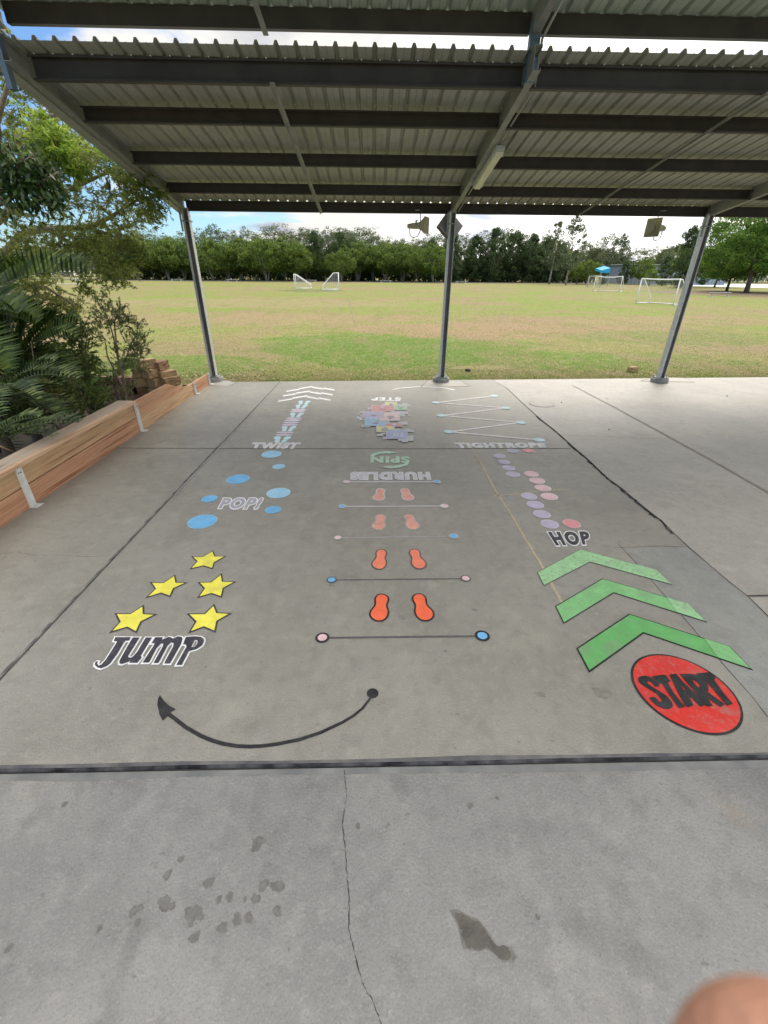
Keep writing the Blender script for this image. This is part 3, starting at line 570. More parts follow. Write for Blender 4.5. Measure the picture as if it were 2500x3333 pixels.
for ch, x0, y0, x1, y1 in (('6', 668,355,765,395), ('9', 580,512,690,566), ('7', 465,415,555,460), ('3', 575,232,640,262), ('5', 450,325,520,352), ('1', 700,170,740,198), ('2', 820,222,880,250), ('10', 745,585,875,640), ('8', 740,462,790,492)):
    word(ch, [zt(x1, y1), zt(x0, y1), zt(x0, y0), zt(x1, y0)], P_grey if ch in '679' else P_lgrey, None, None, .05, 0, parent=e, z=.012)
for o in e.children:
    if o.name.startswith('letter'): o.name = 'numeral'
# zigzag tightrope
zn = [(1608,1289.5,13),(1419,1311,13),(1646,1328.6,14),(1436.6,1353.4,15),(1696,1376,16.5),(1461,1406,17),(1754,1432.7,19)]
e = empty('zigzag_rope', G(1550, 1360), 'white zigzag line with pale blue dots at its turns above TIGHTROPE', 'painted line')
for i, (p, q) in enumerate(zip(zn, zn[1:])):
    a, b_ = G(p[0], p[1]), G(q[0], q[1]); sheet('rope_line', [line_loop(a - e.location, b_ - e.location, .062)], Z1 + .0004 * (i % 2), P_rose, e); sheet('rope_core', [line_loop(a - e.location, b_ - e.location, .03)], Z2 + .0004 * (i % 2), P_white, e)
for x, y, r0 in zn:
    c_ = G(x, y); r1 = world_r(x, y, r0); sheet('turn_dot', [ring(r1, c_.x - e.location.x, c_.y - e.location.y)], Z3, P_sky, e)
# far white arc, ochre court lines, big black arrow
tag(strip('white_arc', [G(*p)[:2] for p in ((1277,1269),(1300,1263.5),(1360,1259),(1435,1261),(1460,1265),(1478,1270))], [.03,.05,.06,.06,.05,.09], Z1, P_white, kind=None), 'thin white curved line at the far edge before the middle column', 'painted line')
tag(strip('court_line', [G(*p)[:2] for p in ((1453,1319),(1470,1345),(1517,1424),(1560,1496.5),(1611,1594),(1661.6,1670),(1712,1757),(1763,1840),(1819,1943),(1836,1975))], .022, .0014, P_ochre, kind=None, jit=.2, sub=6), 'long faded ochre court line running under the word TIGHTROPE', 'painted line')
tag(strip('court_line', [G(*p)[:2] for p in ((1607,1614),(1720,1604),(1839,1592))], .02, .0014, P_ochre, kind=None, jit=.2, sub=5), 'short faded ochre line crossing by the pink circles', 'painted line')
tag(strip('court_line', [G(*p)[:2] for p in ((1540,1498),(1562,1498))], .02, .0014, P_ochre, kind=None, jit=.2, sub=2), 'tiny ochre tick left of the lilac circles', 'painted line')
cA = G(850, 2400); e = empty('curved_arrow', cA, 'big black curved arrow with a round dot start, pointing at JUMP', 'painted arrow')
ap = [(1210,2268),(1180,2307),(1150,2331),(1117,2351),(1045,2385),(972,2409),(900,2423),(855,2429),(812,2431),(770,2429),(727,2422),(690,2411),(656,2397),(605,2368),(567,2338),(545,2322)]
strip('arrow_line', [(p[0] - cA.x, p[1] - cA.y) for p in WP(ap)], [.013,.015,.016,.018,.02,.021,.021,.021,.0215,.0215,.022,.022,.022,.021,.021,.02], Z1, P_black, kind=None, parent=e)
c_ = G(1213, 2258); sheet('arrow_dot', [ring(world_r(1213, 2258, 19), c_.x - cA.x, c_.y - cA.y)], Z2, P_black, e)
sheet('arrow_head', [local(WP([(521,2264),(535,2284),(552,2299),(572,2310),(557,2318),(548,2330),(530,2347),(519,2325),(513,2295),(515,2275)]), cA)], Z2, P_black, e)

# ------------------------------------------------------------------ shelter
M_galv = mat('galvanised', (.52, .53, .53), .4, metal=.15, col2=(.62, .63, .63), scale=7, detail=8, extra=[((.24,.25,.26), 25, .5, .7, .5)])
M_galvd = mat('galvanised_dull', (.24, .25, .24), .6, metal=.3, col2=(.31, .32, .30), scale=5)
M_purlin = mat('purlin_steel', (.032, .027, .026), .6, col2=(.047, .041, .039), scale=4)
M_roof = mat('roof_sheet', (.34, .35, .30), .55, col2=(.41, .42, .365), scale=1.2, extra=[((.27,.25,.18), 2.2, .58, .72, .5, 8), ((.30,.31,.26), 9, .5, .75, .35)])
M_roofg = mat('roof_sheet_upper', (.30, .35, .31), .55, col2=(.35, .40, .36), scale=2)
M_recess_shade = mat('recess_shade', (.085, .078, .072), .7, col2=(.13, .12, .11), scale=6)  # dark colour that paints the shade inside the column channel
M_bolt = mat('bolt_steel', (.62, .62, .60), .4, metal=.6)
M_plate = mat('pad_concrete', (.26, .26, .25), .8, col2=(.34, .33, .31), scale=12, bump=.3)
YK = 10.5; Z0 = 3.283; SL = .1456
zb = lambda Y: Z0 + SL * (YK - Y)
SH = empty('open_shelter', (1.6, YK, 0), 'open steel shelter with corrugated monopitch roof over the painted slab', 'shelter')
SH_l = SH.location
def par(o): o.location = -SH_l if o.parent is SH else o.location; return o
def shel(b_, name, m_, **k): return par(b_.build(name, m_, SH, **k))
colX = [-3.69, 1.603, 6.83]
for i, x in enumerate(colX):
    b = MB(); w0, d0 = .13, .13
    b.add([(x + px_, YK + py_, z) for z in (.11, Z0 + .05) for px_, py_ in [(-w0/2, -d0/2), (-w0/2 + .038, -d0/2), (-w0/2 + .038, d0/2 - .03), (w0/2 - .012, d0/2 - .03), (w0/2 - .012, -d0/2), (w0/2, -d0/2), (w0/2, d0/2), (-w0/2, d0/2)]], [(i_, (i_ + 1) % 8, (i_ + 1) % 8 + 8, i_ + 8) for i_ in range(8)] + [(7, 6, 3, 2), (2, 1, 0, 7), (6, 5, 4, 3)])
    col = shel(b, 'column', M_galv)
    b = MB(); b.box(x - w0/2 + .039, x + w0/2 - .013, YK + d0/2 - .10, YK + d0/2 - .031, .112, Z0 + .04); shel(b, 'shade_liner', M_recess_shade)  # liner set in the recess, its shade put into the colour
    b = MB(); b.tube([(x, YK, -.02), (x, YK, .085)], .19, 28); pd = shel(b, 'footing_pad', M_plate)
    b = MB(); b.box(x - .13, x + .13, YK - .12, YK + .12, .086, .1105); bp = b.build('base_plate', M_galvd, pd)
    for sx in (-1, 1):
        for sy in (-1, 1):
            b = MB(); b.tube([(x + sx*.10, YK + sy*.09, .111), (x + sx*.10, YK + sy*.09, .15)], .016, 6); b.build('anchor_bolt', M_bolt, pd)
    b = MB(); b.box(x - .085, x + .085, YK - .085, YK + .085, Z0 - .18, Z0 - .16); b.box(x-.11, x-.075, YK-.07, YK-.06, Z0-.35, Z0+.02)
    shel(b, 'top_bracket', M_galvd)
# rafters : C profile with lips, lower roof run
EX_ = lambda Y: -3.69 + (YK - Y) * .052
def rafter(x, Y1, Y2, dz=0, name='rafter', h=.20, w0=.075, x2=None):
    a = Vector((x, Y1, zb(Y1) + dz)); c_ = Vector((x if x2 is None else x2, Y2, zb(Y2) + dz))
    t = .006; pts = [(-w0/2, 0), (w0/2, 0), (w0/2, .025), (w0/2 - t, .025), (w0/2 - t, t), (-w0/2 + t, t), (-w0/2 + t, h - t), (w0/2 - t, h - t), (w0/2 - t, h - .025), (w0/2, h - .025), (w0/2, h), (-w0/2, h)]
    b_ = MB(); b_.prof(c_, a, pts); return shel(b_, name, M_galvd)
rafter(-3.69, YK + .09, 5.75, x2=EX_(5.75)); rafter(colX[1], YK + .09, 5.75); rafter(6.83, YK + .09, 5.75)
M_fas = mat('box_gutter', (.30, .31, .28), .55, col2=(.36, .37, .34), scale=4)
b = MB(); b.bar((EX_(5.78) - .11, 5.78, zb(5.78) + .06), (-3.80, YK + .16, zb(YK + .16) + .06), .10, .17); shel(b, 'barge_beam', M_fas)
# purlins
PY = [(YK + .02, .175), (9.46, .15), (8.20, .15), (6.95, .15), (6.08, .19)]
for Y, d0 in PY:
    for x0, x1 in ((-3.64, 1.56), (1.645, 6.79), (6.87, 12.2), (12.3, 17.5)):
        if x0 < -3: x0 = EX_(Y) + .05
        if Y > 10.4: x0, x1 = x0 - .03, x1 + .03
        t = .004; z = zb(Y); h = d0; w0 = .065
        pts = [(-w0/2, 0), (w0/2, 0), (w0/2, .018), (w0/2 - t, .018), (w0/2 - t, t), (-w0/2 + t, t), (-w0/2 + t, h - t), (w0/2 - t, h - t), (w0/2 - t, h - .018), (w0/2, h - .018), (w0/2, h), (-w0/2, h)]
        b = MB(); b.prof((x1, Y, z), (x0, Y, z), [(-p[0], p[1]) for p in pts[::-1]]); shel(b, 'purlin' if Y < 10.4 else 'eave_beam', M_purlin)
# more shelter bays outside to the right keep the light the same
rafter(12.25, YK + .09, 5.75)
# bridging straps under the purlins
for x in (-1.011, 4.14, 9.4):
    b = MB(); b.bar((x, YK + .02, zb(YK) - .012), (x, 6.0, zb(6.0) - .012), .05, .006); b.bar((x - .022, YK + .02, zb(YK) - .028), (x - .022, 6.0, zb(6.0) - .028), .005, .03); shel(b, 'bridging_strap', M_galvd)
    b = MB(); b.bar((x, 5.9, zb(5.9) + .28), (x, .4, zb(.4) + .28), .05, .006); shel(b, 'bridging_strap', M_galvd)
# corrugated sheets
def roof(x0, x1, Y1, Y2, dz, m_, name='roof_sheet', pitch=.19):
    prof_ = [(0, 0), (.062, 0), (.068, .005), (.074, 0), (.134, 0), (.150, .036), (.174, .036)]
    xs = []; n = int((x1 - x0) / pitch)
    for k in range(n):
        for p in prof_: xs.append((x0 + k * pitch + p[0], p[1]))
    xs.append((x0 + n * pitch, 0)); v = []; f = []
    for Y in (Y1, Y2):
        for x, z in xs: v.append((max(x, EX_(Y) - .05) if dz < .3 else x, Y, zb(Y) + dz + z))
    N = len(xs)
    for k in range(N - 1): f.append((k, k + 1, N + k + 1, N + k))
    for j in range(2 * N): v.append((v[j][0], v[j][1], v[j][2] + .0015))
    for k in range(N - 1): f.append((2*N + k, 3*N + k, 3*N + k + 1, 2*N + k + 1))
    for k in range(N - 1): f.append((N + k, N + k + 1, 3*N + k + 1, 3*N + k))
    return par(mk(name, v, f, m_, SH))
roof(-3.74, 17.6, YK + .14, 5.86, .195, M_roof)
# upper roof, raised over the clerestory gap
UD = .345
roof(-3.6, 17.6, 6.18, 2.9, UD + .2, M_roofg)  # unseen rear sheeting left off to let sky light onto the slab
for Y in (6.05, 4.6, 3.1):
    for x0, x1 in ((-3.80, 1.56), (1.645, 6.79), (6.87, 12.2), (12.3, 17.5)):
        b = MB(); b.box(max(x0, -3.5), x1, Y - .03, Y + .03, zb(Y) + UD + (.045 if Y > 6 else .05), zb(Y) + UD + .195); shel(b, 'purlin', M_purlin)
for x in (-3.69, colX[1], 6.83):
    rafter(x if x > -3 else -3.56, 6.02, -2.5, UD + .0, h=.20); b = MB(); b.box(x - .05, x + .05, 5.93, 6.02, zb(5.97) - .0, zb(5.97) + UD + .12); shel(b, 'riser_post', mat('post_blue', (.10, .15, .22), .5, metal=.2, col2=(.14,.2,.28), scale=6), bevel=.006)
    if x != colX[1]: continue
pa_, pb_ = AY(12, 150, 5.8), AY(42, 285, 5.8)
b = MB(); b.box(pb_.x - .03, pb_.x + .02, 5.76, 5.84, pb_.z - .02, pa_.z + .25); shel(b, 'riser_post', mat('post_blue_outer', (.10, .15, .22), .5, metal=.2, col2=(.14,.2,.28), scale=6))
b = MB(); b.bar((-3.63, 6.1, zb(6.1) + UD + .08), (-3.63, -2.5, zb(-2.5) + UD + .08), .1, .16); shel(b, 'barge_beam', M_fas)
for x in colX:
    for Y in (-2.2,):
        b = MB(); b.box(x - .06, x + .06, Y - .06, Y + .06, ZA, zb(Y) + UD); shel(b, 'column', M_galv)
# screws glinting under the eave
b = MB()
for k in range(60):
    if k % 3 == 0 or k % 7 == 1: x = -3.4 + k * .19; b.box(x, x + .012, YK - .05, YK - .035, Z0 + .178, Z0 + .19)
shel(b, 'roof_screws', M_bolt)
for Y in (9.46, 8.20, 6.95, 6.08):
    for k0 in (0, 18, 36):
        b = MB()
        for k in range(k0, k0 + 18):
            x = EX_(Y) + .12 + k * .19; b.box(x, x + .014, Y - .052, Y - .036, zb(Y) + .186, zb(Y) + .197)
        shel(b, 'roof_screws', M_bolt)
# conduit along the middle rafter
b = MB(); b.tube([(1.70, YK - .1, Z0 + .03), (1.70, 8.6, zb(8.6) + .03), (1.70, 6.1, zb(6.1) + .03), (1.66, 5.9, zb(5.9) + .3), (1.66, 3, zb(3) + UD + .02)], .012, 6); shel(b, 'conduit', M_fas, smooth=True)
# batten light
lp_ = [AX(1627, 455, 1.74), AX(1548, 600, 1.74)]
LY0 = 7.35; LY1 = 8.75
e = empty('batten_light', (1.70, (LY0 + LY1) / 2, zb((LY0 + LY1) / 2)), 'long cream weatherproof batten light under the middle rafter', 'light fitting')
b = MB(); o0 = e.location
a, c_ = Vector((1.70, LY0, zb(LY0) - .035)) - o0, Vector((1.70, LY1, zb(LY1) - .035)) - o0
b.bar(a, c_, .13, .06); b.build('housing', mat('light_grey_plastic', (.42, .43, .40), .5), e, bevel=.01)
b = MB(); b.bar(a + Vector((0, .03, -.045)), c_ + Vector((0, -.03, -.045)), .11, .04); b.build('diffuser', mat('diffuser', (.72, .70, .56), .35, col2=(.62, .60, .48), scale=8), e, bevel=.012)
for k in range(2):
    b = MB(); p = a.lerp(c_, (.08, .92)[k]); b.bar(p + Vector((-.075, 0, -.02)), p + Vector((.075, 0, -.02)), .03, .08); b.build('clip', M_galv, e)

# horn speakers and floodlight
M_horn = mat('horn_cream', (.42, .38, .24), .5, col2=(.48, .44, .30), scale=9)
M_cab = mat('cable', (.10, .09, .10), .6)
def horn(loc, rz, lab, flat=False):
    e = empty('horn_speaker', loc, lab, 'loudspeaker', 'horn speakers under the eave', rz)
    # opening towards local +X : throat, flared rectangular mouth
    secs = [(-.16, .042, .050), (-.12, .047, .055), (-.06, .05, .055), (0, .055, .062), (.05, .075, .085), (.10, .11, .12), (.14, .15, .155), (.155, .158, .162)]
    v = []; f = []
    for x, hy, hz in secs:
        for sy, sz in ((-1,-1),(1,-1),(1,1),(-1,1)): v.append((x, sy*hy, sz*hz))
    n = len(secs)
    for i in range(n - 1):
        for k in range(4): f.append((4*i+k, 4*i+(k+1)%4, 4*i+4+(k+1)%4, 4*i+4+k))
    f.append((3, 2, 1, 0)); m0 = len(v)
    for x, hy, hz in [(.155, .148, .152), (.10, .10, .11), (.03, .03, .03)]:
        for sy, sz in ((-1,-1),(1,-1),(1,1),(-1,1)): v.append((x, sy*hy, sz*hz))
    for k in range(4): f.append((4*(n-1)+k, 4*(n-1)+(k+1)%4, m0+(k+1)%4, m0+k))
    for i in range(2):
        for k in range(4): f.append((m0+4*i+k, m0+4*i+(k+1)%4, m0+4*i+4+(k+1)%4, m0+4*i+4+k))
    f.append((m0+8, m0+9, m0+10, m0+11))
    mk('horn', v, f, M_horn, e)
    b = MB(); b.tube([(-.24, 0, 0), (-.155, 0, 0)], [.045, .052], 14); b.build('driver', M_horn, e, smooth=True)
    b = MB(); b.bar((-.05, 0, .06), (-.05, 0, .29), .03, .006); b.bar((-.05, -.06, 0), (-.05, -.06, .10), .03, .006, up=(0, 1, 0)); b.bar((-.05, -.063, .10), (-.05, .063, .10), .03, .006); b.box(-.09, -.01, -.04, .04, .285, .295); b.build('bracket', M_galvd, e)
    b = MB(); b.tube([(-.2, 0, -.05), (-.19, 0, -.16), (-.12, -.02, -.22), (-.02, -.03, -.20), (.03, -.03, -.10), (.03, -.03, .05), (.02, -.03, .2), (.06, -.01, .30)], .009, 6); b.build('cable', M_cab, e, smooth=True)
    return e
h1 = horn(AY(1365, 735, 10.35), R(-22), 'cream horn speaker hanging left of the middle column'); h1.scale = (1, 1, .9)
h2 = horn(AY(2140, 742, 10.35), R(-150), 'cream horn speaker hanging left of the right column, mouth towards the slab')
fl = empty('floodlight', AY(1462, 738, 10.62), 'square dark floodlight tilted like a diamond behind the middle column top', 'floodlight', None, 0)
Mx = Matrix.Rotation(R(25), 4, 'Z') @ Matrix.Rotation(R(-20), 4, 'X') @ Matrix.Rotation(R(45), 4, 'Y')
b = MB(); b.box(-.20, .20, -.04, .06, -.20, .20, Mx); b.build('housing', mat('flood_body', (.09, .075, .07), .5), fl, bevel=.01)
b = MB(); b.box(-.215, .215, -.065, -.041, -.215, .215, Mx); b.build('front_frame', mat('flood_frame', (.30, .29, .31), .45, metal=.3), fl, bevel=.004)
b = MB()
for k in range(7): b.box(-.17 + k*.055, -.16 + k*.055, .061, .10, -.17, .17, Mx)
b.build('cooling_fins', mat('fin', (.14, .12, .11), .5), fl)
b = MB(); b.bar((0, .02, .15), (0, -.02, .34), .04, .008); b.bar((-.10, .0, .05), (.0, 0, .27), .03, .008, up=(0, 1, 0)); b.build('bracket', M_galvd, fl)

# ------------------------------------------------------------------ timber retaining edge
def wood(name, a, b_): 
    return mat(name, a, .6, spec=.3, col2=b_, scale=1.4, detail=8, lo=.3, hi=.7, stretch=(1, .16, 6), bump=.25, bscale=30,
               extra=[((a[0]*.45, a[1]*.35, a[2]*.3), 3.4, .63, .70, .8, 2), ((.30,.27,.12), 1.1, .55, .72, .45, 4), ((a[0]*.62, a[1]*.55, a[2]*.5), 11, .48, .66, .6, 7), ((a[0]*.5, a[1]*.4, a[2]*.35), 26, .55, .7, .45, 3)])
W_a = wood('timber_orange', (.47, .245, .145), (.55, .32, .20)); W_b = wood('timber_tan', (.48, .295, .165), (.56, .385, .235)); W_c = wood('timber_cap', (.58, .37, .235), (.66, .46, .31)); W_s = mat('timber_silver', (.34, .26, .20), .75, col2=(.44,.35,.27), scale=3, stretch=(3,.3,1), extra=[((.12,.10,.09), 6, .6, .7, .6)])
TW = empty('timber_retaining_wall', (-3.68, 6, 0), 'low orange pine sleeper wall with steel brackets along the garden edge', 'retaining wall'); tl = TW.location
def tw_(b_, n, m_, **k): o = b_.build(n, m_, TW, **k); o.location = -tl; return o
X0 = -3.70; T = .05
b = MB(); b.box(X0 - T, X0, 1.2, 6.80, -.02, .225); tw_(b, 'lower_board', W_a, bevel=.003)
b = MB(); b.box(X0 - T, X0 - .006, 1.2, 6.80, .234, .44); tw_(b, 'upper_board', W_b, bevel=.003)
b = MB(); b.box(X0 - .235, X0 + .032, 1.2, 4.25, .443, .485); b.f = b.f; tw_(b, 'cap_board', W_c, bevel=.003)
b = MB(); b.box(X0 - .235, X0 + .032, 4.256, 6.82, .443, .485); tw_(b, 'cap_board', W_c, bevel=.003)
b = MB(); b.box(X0 - .232, X0 - .02, 1.2, 6.80, .4855, .4875); tw_(b, 'weathered_top', W_s)
b = MB(); b.box(X0 - T, X0, 6.805, 9.24, -.02, .225); tw_(b, 'lower_board', W_b, bevel=.003)
b = MB(); b.add([(X0-T, 6.805, .229), (X0-T, 8.95, .229), (X0-T, 8.7, .26), (X0-T, 8.1, .45), (X0-T, 6.805, .455), (X0-.003, 6.805, .229), (X0-.003, 8.95, .229), (X0-.003, 8.7, .26), (X0-.003, 8.1, .45), (X0-.003, 6.805, .455)],
    [(0,1,2,3,4),(9,8,7,6,5),(0,5,6,1),(1,6,7,2),(2,7,8,3),(3,8,9,4),(4,9,5,0)]); tw_(b, 'upper_board', W_a)
b = MB(); b.box(X0 - T, X0 + .004, 9.25, 10.12, -.02, .225); tw_(b, 'lower_board', W_a, bevel=.003)
M_wb = mat('bracket_white', (.66, .67, .66), .45, col2=(.55,.55,.54), scale=20)
for Y, h0 in ((4.27, .44), (6.82, .44), (9.245, .235), (10.13, .24)):
    b = MB(); b.box(X0 + .001, X0 + .010, Y - .038, Y + .038, 0, h0); b.box(X0 + .010, X0 + .024, Y - .038, Y - .031, 0, h0); b.box(X0 + .010, X0 + .024, Y + .031, Y + .038, 0, h0); b.box(X0 + .001, X0 + .09, Y - .05, Y + .05, .002, .010)
    br = tw_(b, 'steel_bracket', M_wb)
    for k in range(2):
        b = MB(); b.tube([(X0 + .012, Y - .015 + .03*k, h0 - .05), (X0 + .018, Y - .015 + .03*k, h0 - .05)], .008, 6); b.build('bolt', M_joint, br)

# ------------------------------------------------------------------ blocks
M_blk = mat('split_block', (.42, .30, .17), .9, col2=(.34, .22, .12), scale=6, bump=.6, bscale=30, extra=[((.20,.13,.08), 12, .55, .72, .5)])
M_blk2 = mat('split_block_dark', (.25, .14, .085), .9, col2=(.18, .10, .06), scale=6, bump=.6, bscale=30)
def block(loc, rz, lab, sz=(.40, .20, .19), m_=M_blk, tilt=0, name='garden_block', cat='block', grp='stacked split-face garden blocks'):
    x, y, z = sz; b_ = MB(); b_.box(-x/2, x/2, -y/2, y/2, 0, z); o = b_.build(name, m_, bevel=.012)
    bm = bmesh.new(); bm.from_mesh(o.data); bmesh.ops.subdivide_edges(bm, edges=bm.edges[:], cuts=3, use_grid_fill=True); r_ = random.Random(int(loc[0]*100) + int(loc[2]*77) + int(loc[1]*991))
    for v in bm.verts:
        if v.co.x > x/2 - .02 or v.co.y < -y/2 + .02: v.co += Vector((r_.uniform(-.014, .01), r_.uniform(-.012, .012), r_.uniform(-.004, .004)))
    bm.to_mesh(o.data); bm.free(); o.location = loc; o.rotation_euler = (tilt, 0, rz); return tag(o, lab, cat, grp)
pile = [(-5.02,10.05,-.42,.2,'d'),(-4.80,10.0,-.42,.9,'d'),(-4.52,10.05,-.42,1.2,''),
 (-5.05,10.02,-.22,.1,'d'),(-4.78,9.96,-.22,1.1,''),(-4.50,10.08,-.22,.7,''),
 (-5.06,10.0,-.02,.3,''),(-4.80,10.02,-.02,1.3,''),(-4.55,10.12,-.02,1.0,''),
 (-5.06,10.02,.18,.15,''),(-4.84,9.98,.18,1.15,''),(-4.62,10.16,.10,.9,''),
 (-4.93,9.97,.375,.95,''),(-4.74,10.2,.30,1.4,'d')]
plab = ['bottom row block at the left of the block pile', 'dark bottom row block in the middle of the pile', 'bottom row block beside the timber wall', 'second row block at the left of the pile', 'second row middle block of the pile', 'second row block on the grass side of the pile', 'third row block at the left of the pile', 'third row middle block with a sunlit end', 'third row rough block on the grass side', 'fourth row block at the left under the shrub', 'fourth row block with a pale sawn end', 'small pale block leaning at the right of the pile', 'topmost block facing the slab on the block pile', 'reddish top block at the back of the pile']
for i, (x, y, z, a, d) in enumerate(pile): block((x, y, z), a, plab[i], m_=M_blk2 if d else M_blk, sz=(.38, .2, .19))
for i in range(9):
    for j in range(3):
        x = -5.45 - i * .41 - (.2 if j % 2 else 0); 
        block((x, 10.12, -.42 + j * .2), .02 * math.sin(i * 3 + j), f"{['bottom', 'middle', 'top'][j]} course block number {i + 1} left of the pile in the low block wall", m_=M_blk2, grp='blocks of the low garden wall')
block((6.9, 11.85, -.03), R(20), 'single brown brick lying on the grass near the right column', (.24, .16, .13), M_blk, name='loose_brick', cat='brick', grp=None)
block((2.5, 11.85, -.03), R(-30), 'small dark stone on the grass right of the middle column', (.13, .08, .06), mat('dark_stone', (.10,.085,.07), .9), name='small_stone', cat='stone', grp=None)

# ------------------------------------------------------------------ vegetation
def npmesh(name, V, Fq, mats, mi=None, smooth=False):
    me = bpy.data.meshes.new(name); nv = len(V); nf = len(Fq); k = Fq.shape[1]
    me.vertices.add(nv); me.vertices.foreach_set('co', np.asarray(V, np.float32).ravel()); me.loops.add(nf * k); me.loops.foreach_set('vertex_index', Fq.astype(np.int32).ravel())
    me.polygons.add(nf); me.polygons.foreach_set('loop_start', np.arange(nf, dtype=np.int32) * k); me.polygons.foreach_set('loop_total', np.full(nf, k, np.int32))
    for m_ in mats: me.materials.append(m_)
    if mi is not None: me.polygons.foreach_set('material_index', mi.astype(np.int32))
    me.update(calc_edges=True); return me
def leaf_quads(P, D, L_, W_, rng, droop=0):
    """P centres Nx3, D leaf directions Nx3 -> pointed leaf quads"""
    N = len(P); D = D / (np.linalg.norm(D, axis=1, keepdims=True) + 1e-9); r_ = rng.normal(size=(N, 3)); S = np.cross(D, r_); S /= (np.linalg.norm(S, axis=1, keepdims=True) + 1e-9)
    L_ = np.broadcast_to(np.asarray(L_, float), (N,))[:, None]; W_ = np.broadcast_to(np.asarray(W_, float), (N,))[:, None]
    V = np.stack([P - D*L_/2, P + S*W_/2 - D*L_*.05, P + D*L_/2, P - S*W_/2 - D*L_*.05], 1).reshape(-1, 3); return V, np.arange(N*4).reshape(-1, 4)
def leafmat(name, c, isl=.45, tr=.35, c2=None, rough=.55, sc=.6):
    return mat(name, c, rough, spec=.3, col2=c2 or tuple(x * 1.5 for x in c), scale=sc, detail=3, island=isl, trans=tr)
ML_fig = leafmat('fig_leaves', (.095, .155, .028), .5, .5, (.155, .225, .045)); ML_dark = leafmat('dark_leaves', (.055, .092, .034), .45, .4, (.08, .125, .042))
ML_cas = leafmat('casuarina', (.15, .185, .085), .3, .55, (.10, .13, .07)); ML_euc = leafmat('gum_leaves', (.07, .10, .045), .4, .35, (.11, .15, .065))
ML_big = leafmat('broad_tree_leaves', (.09, .18, .03), .5, .55, (.155, .27, .05)); ML_yel = leafmat('lime_leaves', (.12, .20, .035), .45, .45)
M_bark = mat('bark_pale', (.28, .26, .23), .9, col2=(.16, .15, .13), scale=3, bump=.5); M_barkd = mat('bark_dark', (.09, .07, .055), .9, col2=(.15, .12, .10), scale=3, bump=.5)
def crown_mesh(name, seed, rx, rz, zc, n_cl, per, leaf, m_, shape='dome', clr=.2):
    rng = np.random.default_rng(seed); cs = []; 
    while len(cs) < n_cl:
        p = rng.normal(size=3); p /= np.linalg.norm(p); r_ = rng.uniform(.45, 1) ** .6
        if shape == 'dome': q = np.array([p[0]*rx*r_, p[1]*rx*r_, zc + p[2]*rz*r_ * (1 if p[2] > 0 else .75)])
        elif shape == 'cone':
            h = rng.uniform(0, 1); a = rng.uniform(0, 6.283); rad = rx * (1 - h) ** .7 * rng.uniform(.3, 1) ; q = np.array([math.cos(a)*rad, math.sin(a)*rad, zc - rz + 2*rz*h])
        else:
            h = rng.uniform(0, 1) ** (.8 if shape == 'wisp' else 1); a = rng.uniform(0, 6.283); rad = rx * ((math.sin(math.pi * min(1, h*.9 + .1)) ** .6) if shape != 'wisp' else (1 - h ** 1.8) + .05) * rng.uniform(.2, 1); q = np.array([math.cos(a)*rad, math.sin(a)*rad, zc - rz + 2*rz*h])
        cs.append(q)
    cs = np.array(cs); P = []; D = []
    for c0 in cs:
        cr_ = clr * rx * rng.uniform(.6, 1.35); k = int(per * rng.uniform(.6, 1.4)); d = rng.normal(size=(k, 3)); d /= np.linalg.norm(d, axis=1, keepdims=True)
        rr_ = rng.uniform(.35, 1, (k, 1)) ** .5; P.append(c0 + d * rr_ * cr_ * np.array([1, 1, .8])); D.append(d * .6 + rng.normal(size=(k, 3)) * .5 + np.array([0, 0, -.35 if shape != 'wisp' else .5]))
    P = np.concatenate(P); D = np.concatenate(D); V, Fq = leaf_quads(P, D, leaf * rng.uniform(.7, 1.4, len(P)), leaf * .55 * rng.uniform(.7, 1.3, len(P)), rng)
    return npmesh(name, V, Fq, [m_])
def trunk_mesh(name, seed, h, r0, stems, spread, m_, top=None):
    rng = random.Random(seed); b_ = MB()
    for s in range(stems):
        a = rng.uniform(0, 6.28); dx_, dy_ = math.cos(a) * spread, math.sin(a) * spread; bx, by = (math.cos(a)*r0, math.sin(a)*r0) if stems > 1 else (0, 0); pts = []; n = 6
        for k in range(n + 1):
            t = k / n; pts.append((bx + dx_ * h * t ** 1.4 * rng.uniform(.85, 1.15), by + dy_ * h * t ** 1.4 * rng.uniform(.85, 1.15), h * t))
        b_.tube(pts, [r0 * (1.25 - .85 * k / n) * (.7 if stems > 1 else 1) for k in range(n + 1)], 7)
        for q in range(3):
            k = rng.randint(3, n - 1); p = Vector(pts[k]); a2 = rng.uniform(0, 6.28); e_ = p + Vector((math.cos(a2), math.sin(a2), 1.1)) * h * .28; b_.tube([p, p.lerp(e_, .5) + Vector((0, 0, .05*h)), e_], [r0*.4, r0*.28, r0*.12], 5)
    me = bpy.data.meshes.new(name); me.from_pydata([tuple(p) for p in b_.v], [], b_.f); me.materials.append(m_); me.polygons.foreach_set('use_smooth', [True] * len(me.polygons)); me.update(); return me
